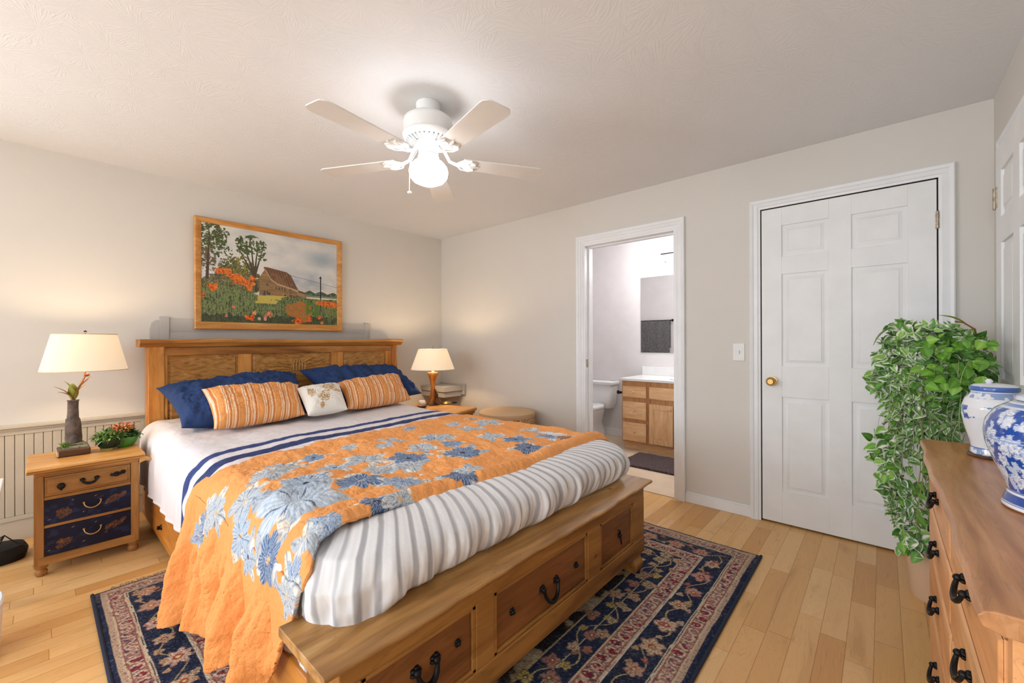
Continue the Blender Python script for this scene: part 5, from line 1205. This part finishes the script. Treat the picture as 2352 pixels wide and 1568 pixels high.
# ------------------------------------------------------------------ rug
def rug():
    x0, x1, y0, y1 = 1.145, 3.425, -3.02, -.556; nx, ny = 620, 660
    X, Y = np.meshgrid(np.linspace(x0, x1, nx), np.linspace(y0, y1, ny)); d = np.minimum(np.minimum(X-x0, x1-X), np.minimum(Y-y0, y1-Y)) + (fbm(X*6, Y*6, 401)-.5)*.010
    # along-the-border coordinate
    horiz = np.minimum(X-x0, x1-X) < np.minimum(Y-y0, y1-Y); al = np.where(horiz, Y, X)
    R = lambda *c: np.array(c)/255.
    navy = R(38, 46, 70); C = np.ones((ny, nx, 3))*navy
    mixc(C, (fbm(X*16, Y*16, 402)-.35)*.7, R(54, 66, 94))
    def band(a, b): return ((d > a)*(d <= b)).astype(float)
    # field: beige scrolls on navy-black
    f = (d > .46).astype(float); mixc(C, f*1., R(50, 48, 56)); g = fbm(X*9, Y*9, 403, 5)
    mixc(C, f*(g > .47), R(176, 158, 130)); mixc(C, f*(g > .56)*(vn(X*60, Y*60, 404) > .4), R(200, 186, 160)); mixc(C, f*(np.abs(g-.47) < .012)*.8, R(110, 88, 74))
    # guard bands: rose with loops
    for a, b, s in ((.040, .108, 410), (.235, .315, 420)):
        m = band(a, b); mixc(C, m, R(164, 118, 110)); t = (al/.052) % 1-.5; v = (d-a)/(b-a)-.5
        rr = np.hypot(t, v*1.1+.12*np.sin(al*60))
        mixc(C, m*(rr < .30)*(vn(X*9, Y*9, s) > .45), R(136, 48, 58)); mixc(C, m*(np.abs(rr-.36) < .055), R(214, 196, 168)); mixc(C, m*(vn(X*150, Y*150, s+1) > .66)*.8, R(212, 190, 166)); mixc(C, m*(vn(X*110, Y*110, s+2) > .74)*.7, R(64, 58, 90))
        for e in (a+.004, b-.004): mixc(C, (np.abs(d-e) < .0035)*1., R(206, 186, 158))
        for e in (a+.011, b-.011): mixc(C, (np.abs(d-e) < .002)*1., R(150, 92, 84))
    mixc(C, (np.abs(d-.232) < .003)*1., R(222, 212, 196)); mixc(C, (np.abs(d-.112) < .002)*1., R(214, 200, 176)); mixc(C, (np.abs(d-.46) < .004)*1., R(188, 168, 132))
    mixc(C, band(.024, .040), R(190, 164, 142))
    # flowers on the navy bands
    rng = random.Random(9)
    def flower(cx, cy, r, c1, c2, npet, rag=.35):
        i0, i1 = np.searchsorted(X[0], [cx-1.3*r, cx+1.3*r]); j0, j1 = np.searchsorted(Y[:, 0], [cy-1.3*r, cy+1.3*r])
        sl = (slice(j0, j1), slice(i0, i1)); XX, YY = X[sl], Y[sl]
        if XX.size == 0: return
        rr = np.hypot(XX-cx, YY-cy); an = np.arctan2(YY-cy, XX-cx); e = r*(.62+.38*np.abs(np.cos(npet*an/2+cx*9))+rag*(fbm(XX*50, YY*50, 430)-.5)*1.2)
        sub = C[sl]; m = (rr < e)*1.; mixc(sub, m, c1); mixc(sub, m*(rr > e*.86)*.6, R(90, 72, 74)); mixc(sub, m*(np.abs(np.sin(an*npet+rr*120)) > .85)*.6, c2); mixc(sub, (rr < r*.30)*1., c2); mixc(sub, (rr < r*.13)*1., R(220, 200, 150)); C[sl] = sub
    def ring_pts(dd, step):
        out = []; xx = x0+dd
        while xx < x1-dd: out += [(xx, y0+dd), (xx, y1-dd)]; xx += step
        yy = y0+dd
        while yy < y1-dd: out += [(x0+dd, yy), (x1-dd, yy)]; yy += step
        return out
    # vines
    for dd, amp, per in ((.172, .030, .24), (.385, .045, .30)):
        mixc(C, (np.abs(d-dd-amp*np.sin(al*2*PI/per)) < .0028)*1., R(190, 170, 120))
    mixc(C, (np.abs(d-.385) < .002)*1., R(190, 176, 136))
    for (px, py) in ring_pts(.172, .155):
        flower(px+rng.uniform(-.01, .01), py+rng.uniform(-.012, .012), rng.uniform(.038, .055), rng.choice([R(214, 196, 176), R(196, 160, 148), R(204, 190, 160)]), rng.choice([R(168, 84, 60), R(150, 60, 66), R(180, 120, 80)]), rng.choice([5, 6, 8]))
    for (px, py) in ring_pts(.150, .0775)+ring_pts(.200, .09):
        if rng.random() < .6: flower(px+rng.uniform(-.02, .02), py+rng.uniform(-.02, .02), rng.uniform(.012, .020), rng.choice([R(200, 186, 160), R(176, 96, 90), R(188, 170, 130)]), R(150, 90, 76), 3)
    for dd, st_ in ((.385, .13), (.345, .11), (.425, .11)):
        for (px, py) in ring_pts(dd, st_):
            flower(px+rng.uniform(-.03, .03), py+rng.uniform(-.02, .02), rng.uniform(.018, .040), rng.choice([R(184, 160, 130), R(196, 178, 146), R(168, 120, 108), R(188, 170, 96)]), rng.choice([R(140, 90, 80), R(110, 90, 70)]), rng.choice([3, 4, 5]), .6)
    # worn end strip on the far side: dusty tan weave
    wear = sst(y1-.34, y1-.05, Y)*sst(2.0, 2.9, X)*.30; mixc(C, wear*(vn(X*120, Y*120, 440) > .4), R(164, 138, 112))
    wear = sst(x0+.20, x0+.02, X)*.45; mixc(C, wear*(vn(X*140, Y*60, 441) > .4), R(150, 128, 116))
    mixc(C, (vn(X*260, Y*260, 442) > .74)*.30, R(190, 174, 150)); mixc(C, (vn(X*230, Y*230, 443) < .22)*.35, R(30, 30, 44))
    Z = .011+.0022*vn(X*260, Y*260, 444)-.006*sst(.02, 0, d); Z = np.maximum(Z, .002)
    return MB().grid(np.stack([X+(fbm(Y*7, Y*0, 445)-.5)*.012*sst(.3, 0, np.minimum(X-x0, x1-X)), Y+(fbm(X*7, X*0, 446)-.5)*.010, Z], -1), np.clip(C, 0, 1)), (x0, x1, y0, y1)
rmb, (rx0, rx1, ry0, ry1) = rug()
rg = thing('area_rug', 'navy and rose floral oriental rug under the bed', 'rug', (2.28, -1.79, 0))
rmb.build('pile', MT['rug'], rg)
fr = MB(); rng = random.Random(4)
for k in range(230):
    y = ry0+.01+(ry1-ry0-.02)*k/229; l = rng.uniform(.016, .040)
    if .02 < (k/229) : fr.tube([(rx0+.012, y, .007), (rx0-l*.5, y+rng.uniform(-.006, .006), .008), (rx0-l, y+rng.uniform(-.012, .012), .003)], [.0028, .0028, .0014], 5)
fr.cur = (1, 1, 1)
f_ = fr.build('fringe', plain('tan_rug_fringe', (168, 144, 116), .95), rg, smooth=True)
MB().tube([(rx0, ry0+.002, .007), ((rx0+rx1)/2, ry0, .007), (rx1, ry0+.002, .007), (rx1+.003, (ry0+ry1)/2, .007), (rx1, ry1, .007)], .0072, 8).build('edge_binding', plain('navy_rug_binding', (36, 44, 66), .95, bs=.8, bsc=260, bd=.004), rg, smooth=True)

# ------------------------------------------------------------------ dresser
ds = thing('dresser', 'long pine chest of drawers with dark top against the right wall', 'dresser', (4.19, -1.78, 0))
dy0, dy1 = -2.395, -1.165; dx0 = 4.052; DT = .85
MB().box(dx0+.012, W-.018, dy0+.04, dy1-.03, .09, DT-.028).build('case', MT['drs'], ds, bev=.003)
def dtop(n=80):
    mb = MB(); vs = []; fs = []; prof = [(W-.010, DT-.030), (4.045, DT-.030), (4.026, DT-.024), (4.020, DT-.012), (4.026, DT-.003), (4.036, DT), (W-.010, DT)]; m = len(prof)
    for i, y in enumerate(np.linspace(dy0, dy1, n)):
        e = .0035*math.sin(y*9)+.0015*math.sin(y*27)
        for q, (x, z) in enumerate(prof): vs.append((x+(e if x < 4.1 else 0), y, z))
    for i in range(n-1):
        for k in range(m): fs.append((i*m+k, i*m+(k+1) % m, (i+1)*m+(k+1) % m, (i+1)*m+k))
    fs += [tuple(range(m-1, -1, -1)), tuple((n-1)*m+k for k in range(m))]
    return mb.add(vs, fs)
dtop().build('top', MT['drt'], ds, bev=.003)
rows = ((.665, .790), (.520, .650), (.345, .505), (.135, .330))
ffm = MB().box(dx0+.016, dx0+.024, dy0+.04, dy1-.03, .09, DT-.03); zz_ = [.09]+[q for a, b in rows[::-1] for q in (a-.004, b+.004)]+[DT-.03]
for i in range(0, len(zz_), 2): ffm.box(dx0, dx0+.02, dy0+.056, dy1-.046, zz_[i], zz_[i+1])
for a, b in ((dy0+.03, dy0+.056), (-1.796, -1.784), (dy1-.046, dy1-.02)): ffm.box(dx0, dx0+.02, a, b, .09, DT-.03)
ffm.build('face_frame', MT['dr'], ds, bev=.0015)
for r_i, (a, b) in enumerate(rows):
    for (c_, d_) in ((dy0+.060, -1.800), (-1.780, dy1-.050)):
        dd = MB().box(dx0-.003, dx0+.014, c_, d_, a, b).frustum((c_, d_, a, b), (c_+.006, d_-.006, a+.006, b-.006), 'x', dx0-.003, dx0-.008).build('drawer', MT['dr'], ds, bev=.002)
        ym = (c_+d_)/2 if r_i else (c_+d_)/2
        h = MB(); bail(h, (dx0-.008, ym, (a+b)/2+.012), .070, .026, out=.018, sgn=-1, r=.0036, ros=.011)
        h.build('bail_pull', MT['iron'], dd, smooth=True)
MB().prism([(dy0+.03, .0), (dy0+.12, .0), (dy0+.16, .05), (dy0+.22, .075), (dy1-.22, .075), (dy1-.16, .05), (dy1-.12, 0), (dy1-.02, 0), (dy1-.02, .10), (dy0+.03, .10)], 'x', dx0-.006, dx0+.02).build('carved_apron', MT['dr'], ds, bev=.004)
MB().box(dx0+.02, W-.02, dy0+.04, dy0+.06, 0, .1).box(dx0+.02, W-.02, dy1-.05, dy1-.03, 0, .1).build('side_base', MT['drs'], ds)

# ------------------------------------------------------------------ blue and white jars
def vase_grid(prof, cx, cy, z0, colf, n=300, m=260):
    prof = np.array(prof, float); d = np.r_[0, np.cumsum(np.hypot(*(prof[1:]-prof[:-1]).T))]; t = np.linspace(0, d[-1], m)
    r = np.interp(t, d, prof[:, 0]); z = np.interp(t, d, prof[:, 1])
    k = np.ones(7)/7; rs = r.copy(); rs[3:-3] = np.convolve(r, k, 'valid')
    A_ = np.linspace(0, 2*PI, n, endpoint=False); AA, TT = np.meshgrid(A_, t)
    P = np.stack([cx+rs[:, None]*np.cos(A_), cy+rs[:, None]*np.sin(A_), np.repeat((z0+z)[:, None], n, 1)], -1)
    return MB().grid(P, np.clip(colf(AA, np.repeat(z[:, None], n, 1), AA*prof[:, 0].max()), 0, 1), wrap=True)
R = lambda *c: np.array(c)/255.
def near_c(A_, z, u):
    C = np.ones(A_.shape+(3,))*R(30, 78, 164); mixc(C, (fbm(u*30, z*30, 501)-.4)*.6, R(22, 56, 134))
    rng = random.Random(12)
    fl = [(rng.uniform(0, 2*PI)*.118, rng.uniform(.045, .205), rng.uniform(.010, .020)) for _ in range(120)]
    for cx, cz, r_ in fl:
        du = u-cx; rr = np.hypot(du, z-cz); an = np.arctan2(z-cz, du); e = r_*(.65+.4*np.abs(np.cos(2.5*an+cx*40))+.3*(fbm(u*120, z*120, 502)-.5))
        m = (rr < e)*1.; mixc(C, m, R(232, 234, 240)); mixc(C, m*(np.abs(np.sin(an*5+rr*500)) > .88)*.55, R(90, 120, 180)); mixc(C, (rr < r_*.22)*1., R(150, 170, 214)); mixc(C, m*(rr > e*.88)*.45, R(60, 90, 160))
    lf = (fbm(u*70, z*70, 503) > .60)*(z > .04)*(z < .205); mixc(C, lf*.85, R(222, 228, 238))
    mixc(C, (z < .036)*1., R(30, 74, 156)); 
    for a, b, c in ((0, .004, (150, 90, 60)), (.004, .010, (236, 238, 242)), (.012, .014, (220, 226, 240)), (.030, .034, (236, 238, 242)), (.036, .038, (150, 170, 214)), (.138, .141, (150, 176, 220)), (.145, .1465, (150, 176, 220)), (.203, .206, (220, 226, 240)), (.206, .212, (120, 150, 206)), (.212, .30, (236, 238, 242)), (.2145, .2155, (60, 70, 110))):
        mixc(C, (z >= a)*(z < b)*1., R(*c))
    return C
def far_c(A_, z, u):
    C = np.ones(A_.shape+(3,))*R(232, 234, 238)
    f = fbm(u*34, z*34, 511); m = (z > .055)*(z < .15)*(f > .60); mixc(C, m*1., R(92, 126, 190)); mixc(C, m*(vn(u*160, z*160, 512) > .6)*.8, R(50, 82, 160))
    m = (z > .05)*(z < .165)*(vn(u*26+3, z*26, 514) > .80); mixc(C, m*.8, R(108, 142, 200)); mixc(C, m*(vn(u*120, z*120, 515) > .55)*.7, R(58, 92, 168))
    m = ((z < .026)*(z > .006)+(z > .172)*(z < .186)); mixc(C, m*(vn(u*120, z*120, 513) > .45)*.8, R(120, 150, 204))
    for a, b, c in ((.026, .029, (90, 120, 184)), (.0, .005, (120, 140, 180)), (.186, .188, (110, 140, 196))): mixc(C, (z >= a)*(z < b)*1., R(*c))
    return C
nv = thing('ginger_jar', 'large blue ginger jar with white blossoms, nearer on the dresser', 'jar', (4.207, -1.866, DT))
vase_grid([(.001, 0), (.092, .0), (.096, .004), (.092, .018), (.086, .034), (.090, .050), (.106, .090), (.117, .125), (.120, .150), (.117, .175), (.104, .198), (.084, .212), (.078, .216), (.001, .2165)], 4.207, -1.866, DT, near_c).build('body', MT['glaze'], nv, smooth=True, ang=60)
MB().lathe([(.072, .2165), (.076, .219), (.074, .226), (.058, .232), (.050, .233), (.052, .246), (.046, .252), (.001, .253)], (4.207, -1.866, DT), 40).build('lid', plain('pale_blue_glaze', (214, 220, 236), .15), nv, smooth=True)
fv = thing('ginger_jar', 'white ginger jar with sparse blue blossoms behind the larger jar', 'jar', (4.170, -1.359, DT))
MB().lathe([(.001, 0), (.054, 0), (.056, .005), (.052, .009), (.001, .009)], (4.170, -1.359, DT), 40).build('wooden_base', MT['darkwood'], fv, smooth=True)
vase_grid([(.001, .009), (.048, .009), (.050, .012), (.047, .030), (.050, .045), (.060, .085), (.066, .120), (.0665, .145), (.060, .168), (.048, .184), (.046, .192), (.001, .1925)], 4.170, -1.359, DT, far_c).build('body', MT['glaze'], fv, smooth=True, ang=60)
MB().lathe([(.044, .191), (.049, .193), (.0505, .200), (.048, .206)], (4.170, -1.359, DT), 48, caps=False).build('lid_band', plain('blue_band_glaze', (78, 112, 182), .15), fv, smooth=True)
MB().lathe([(.048, .2055), (.040, .211), (.020, .214), (.001, .215)], (4.170, -1.359, DT), 40).lathe([(.001, .214), (.006, .214), (.009, .220), (.005, .226), (.001, .227)], (4.160, -1.359, DT), 12).build('lid', plain('white_blue_glaze', (226, 230, 238), .15), fv, smooth=True)

# ------------------------------------------------------------------ trailing plant in the corner
pl = thing('trailing_plant', 'tall trailing variegated vine spilling down from a stand beside the white door', 'potted plant', (4.12, -.50, 0))
PCX, PCY = 4.12, -.50
MB().lathe([(.001, 0), (.070, 0), (.082, .03), (.092, .20), (.096, .27), (.100, .275), (.100, .288), (.090, .288), (.086, .26), (.001, .255)], (4.100, -.46, 0), 40).build('floor_pot', MT['peach'], pl, smooth=True, label='peach ceramic pot on the floor')
MB().tube([(4.10, -.48, .255), (4.11, -.49, .60), (4.12, -.50, .93)], [.022, .02, .022], 12).build('moss_pole', plain('dark_moss_pole', (52, 36, 24), .95, bs=.8, bsc=80, bd=.01), pl, smooth=True)
MB().lathe([(.001, .90), (.070, .90), (.085, .95), (.098, 1.06), (.102, 1.13), (.094, 1.13), (.001, 1.11)], (4.10, -.50, 0), 40).build('hanging_pot', MT['potgrey'], pl, smooth=True, label='grey pot near the top of the vine')
def heart(mb, c, d, nrm, L, Wd, var, rng, wide=1.0):
    d = d.normalized(); side = d.cross(nrm)
    if side.length < 1e-4: return
    side.normalize(); nn = side.cross(d); pr = [(0, .0), (.06, .62), (.22, 1.0), (.50, .88), (.78, .48), (1.0, 0)]
    g = rng.choice([(74, 126, 38), (96, 150, 48), (58, 104, 34), (122, 170, 66), (88, 140, 60)])
    if var == 2: g = rng.choice([(104, 158, 44), (86, 138, 38), (124, 172, 62)])
    wcol = rng.choice([(232, 234, 214), (214, 222, 186), (240, 240, 228)])
    vs = []; cs = []; fs = []
    for t, w_ in pr:
        p = c + d*(L*t) + nn*(-.18*L*t*t)
        for s in (-1, -.5, 0, .5, 1):
            vs.append(p+side*(Wd*w_*.5*s)+nn*(abs(s)*Wd*.10*w_))
            if var == 1 and abs(s) == 1: col = wcol
            elif var == 1 and s == -.5 and rng.random() < .35: col = wcol
            elif s == 0: col = tuple(min(255, q+26) for q in g)
            else: col = g
            cs.append(tuple(lin(np.array(col)/255.)))
    n_ = 5
    for i in range(len(pr)-1):
        for s in range(4): fs.append((i*n_+s, i*n_+s+1, (i+1)*n_+s+1, (i+1)*n_+s))
    mb.add(vs, fs, cs)
rng = random.Random(77)
zk = [.22, .3, .4, .5, .6, .7, .8, .9, 1.0, 1.05, 1.1, 1.15, 1.2, 1.24]
xl = [4.015, 3.985, 3.945, 3.925, 3.905, 3.915, 3.935, 3.925, 3.900, 3.895, 3.895, 3.905, 3.940, 4.00]
xr = [4.06, 4.07, 4.08, 4.10, 4.11, 4.13, 4.19, 4.22, 4.26, 4.285, 4.285, 4.27, 4.24, 4.17]
fol = MB()
# four big cascades and a crown
for k in range(2300):
    z = rng.choice([rng.uniform(.24, 1.25), rng.uniform(.75, 1.25), rng.uniform(.9, 1.24)])
    a_, b_ = np.interp(z, zk, xl)+.012, np.interp(z, zk, xr)-.012
    u = rng.random(); x = a_+(b_-a_)*u; dep = .05+.13*math.sqrt(max(0, 1-(2*u-1)**2))*(1 if z > .8 else .7)
    y = PCY + .02 - dep*rng.uniform(.55, 1.0)*(1 if rng.random() < .8 else -.9)
    out = Vector(((u-.5)*1.4, -.8 if y < PCY else .6, 0)); var = 1 if rng.random() < (.85 if x < 4.10 or z < .9 else .35) else 0
    L = rng.uniform(.028, .052)
    if z > 1.15: dd = Vector((rng.uniform(-1, 1), rng.uniform(-1, .4), rng.uniform(-.2, .7)))
    else: dd = Vector((out.x*.6+rng.uniform(-.8, .8), out.y*.4+rng.uniform(-.6, .6), rng.uniform(-1.2, .4)))
    nr = (out + Vector((rng.uniform(-.7, .7), rng.uniform(-.6, .6), rng.uniform(0, 1.2))))
    heart(fol, Vector((x, y, z)), dd, nr, L, L*rng.uniform(.5, .8), var, rng)
fo = fol.build('variegated_foliage', MT['leaf'], pl, smooth=True, ang=180)
big = MB()
for k in range(46):
    x = rng.uniform(4.05, 4.25); z = rng.uniform(.99, 1.19); y = -.50-.19-rng.uniform(0, .035)
    L = rng.uniform(.032, .048); heart(big, Vector((x, y, z)), Vector((rng.uniform(-.6, .6), -.35, rng.uniform(-1, .2))), Vector((rng.uniform(-.4, .4), -1, rng.uniform(.1, .8))), L, L*.95, 2, rng)
big.build('round_leaves', MT['leaf'], pl, smooth=True, ang=180)
gr = MB(); fol2 = MB()
for k in range(130):   # thin hanging blades and stems
    x = rng.uniform(3.95, 4.20); z = rng.uniform(.75, 1.12); y = -.50-rng.uniform(.08, .20); l = rng.uniform(.08, .20)
    leaf_mb(gr, (x, y, z), (x+rng.uniform(-.06, .06), y-rng.uniform(-.02, .03), z-l), .004, rng.choice([(90, 126, 50), (120, 146, 76), (60, 98, 36)]), (150, 170, 110), .02, nseg=5)
for (bx, bz, nb) in ((3.935, 1.0, 60), (3.94, .68, 70), (3.96, .55, 40), (4.0, 1.22, 60), (4.03, .30, 40)):
    fol2 = MB()
    for k in range(nb):
        p = Vector((bx+rng.gauss(0, .022), -.50-rng.uniform(.05, .13), bz+rng.gauss(0, .03))); L = rng.uniform(.03, .058)
        heart(fol2, p, Vector((rng.uniform(-1, .4), -.3, rng.uniform(-1, .6))), Vector((rng.uniform(-.8, .3), -1, rng.uniform(0, .9))), L, L*rng.uniform(.6, .85), 1 if rng.random() < .7 else 0, rng)
    fol2.build('leaf_cluster', MT['leaf'], pl, smooth=True, ang=180)
gr.build('hanging_blades', MT['leaf'], pl, smooth=True)
vn_ = MB()
for k in range(16):
    x = rng.uniform(3.94, 4.10); y = -.50-rng.uniform(.05, .16); pts = [(4.08+rng.uniform(-.05, .05), -.56, 1.15)]
    ze = rng.uniform(.28, .8)
    for t in np.linspace(.15, 1, 9): pts.append((4.08+(x-4.08)*min(1, t*2)+.012*math.sin(t*9+k), y+.01*math.sin(t*7+k), 1.15+(ze-1.15)*t))
    vn_.tube(pts, .0018, 5)
vn_.build('vine_stems', plain('vine_stem_green', (130, 142, 72), .6), pl, smooth=True)
MB().tube([(4.21, -.52, 1.12), (4.235, -.52, 1.18), (4.225, -.53, 1.235), (4.19, -.54, 1.265), (4.165, -.54, 1.27)], .003, 6).build('arching_stem', plain('arching_stem_rust', (150, 84, 34), .5), pl, smooth=True)
m = MB(); leaf_mb(m, (4.195, -.54, 1.262), (4.115, -.55, 1.300), .026, (128, 130, 30), (170, 170, 60), .006)
leaf_mb(m, (3.985, -.52, 1.262), (3.895, -.54, 1.165), .030, (132, 160, 84), (176, 196, 130), .016); leaf_mb(m, (3.97, -.56, .72), (3.935, -.57, .86), .04, (64, 110, 40), (110, 150, 70), .02)
m.build('long_leaves', MT['leaf'], pl, smooth=True, solid=.0008)

# ------------------------------------------------------------------ bits at the left edge of the frame
st = thing('side_table', 'corner of low white-topped wooden table at the left edge', 'table', (1.0, -3.55, 0))
MB().box(.80, 1.175, -3.80, -3.292, .535, .552).build('top', MT['counter'], st, bev=.004)
MB().prism([(-3.80, .50), (-3.33, .50), (-3.292, .535), (-3.80, .535)], 'x', .81, 1.17).build('bevelled_edge', MT['bed'], st, bev=.002)
for x in (.86, 1.12):
    for y in (-3.75, -3.40): MB().box(x-.02, x+.02, y-.02, y+.02, 0, .50).build('leg', MT['bedv'], st, bev=.003)
bg = thing('black_bag', 'black bag with thin wire frame on the floor beside wainscot', 'bag', (.33, -3.36, 0))
loft(MB(), [(.30, -3.40, .10, .17, .0, 3), (.30, -3.40, .11, .18, .04, 3), (.30, -3.40, .10, .165, .075, 2.5), (.30, -3.40, .05, .1, .09, 2.2)]).build('pouch', MT['black'], bg, smooth=True)
MB().tube([(.37, -3.36, .08), (.38, -3.305, .155), (.39, -3.26, .10), (.40, -3.225, .085)], .004, 6).tube([(.39, -3.42, .10), (.38, -3.305, .155)], .003, 6).tube([(.38, -3.305, .155), (.38, -3.335, .08)], .003, 6).build('wire_frame', MT['black'], bg, smooth=True)
tag(loft(MB(), [(1.36, -3.355, .10, .070, 0, 3), (1.36, -3.355, .108, .076, .12, 3), (1.36, -3.355, .112, .080, .20, 3), (1.36, -3.355, .106, .075, .205, 3), (1.36, -3.355, .098, .066, .02, 3)]).build('waste_bin', MT['plastic'], smooth=True), 'pale plastic bin on the floor at the left edge', 'bin')
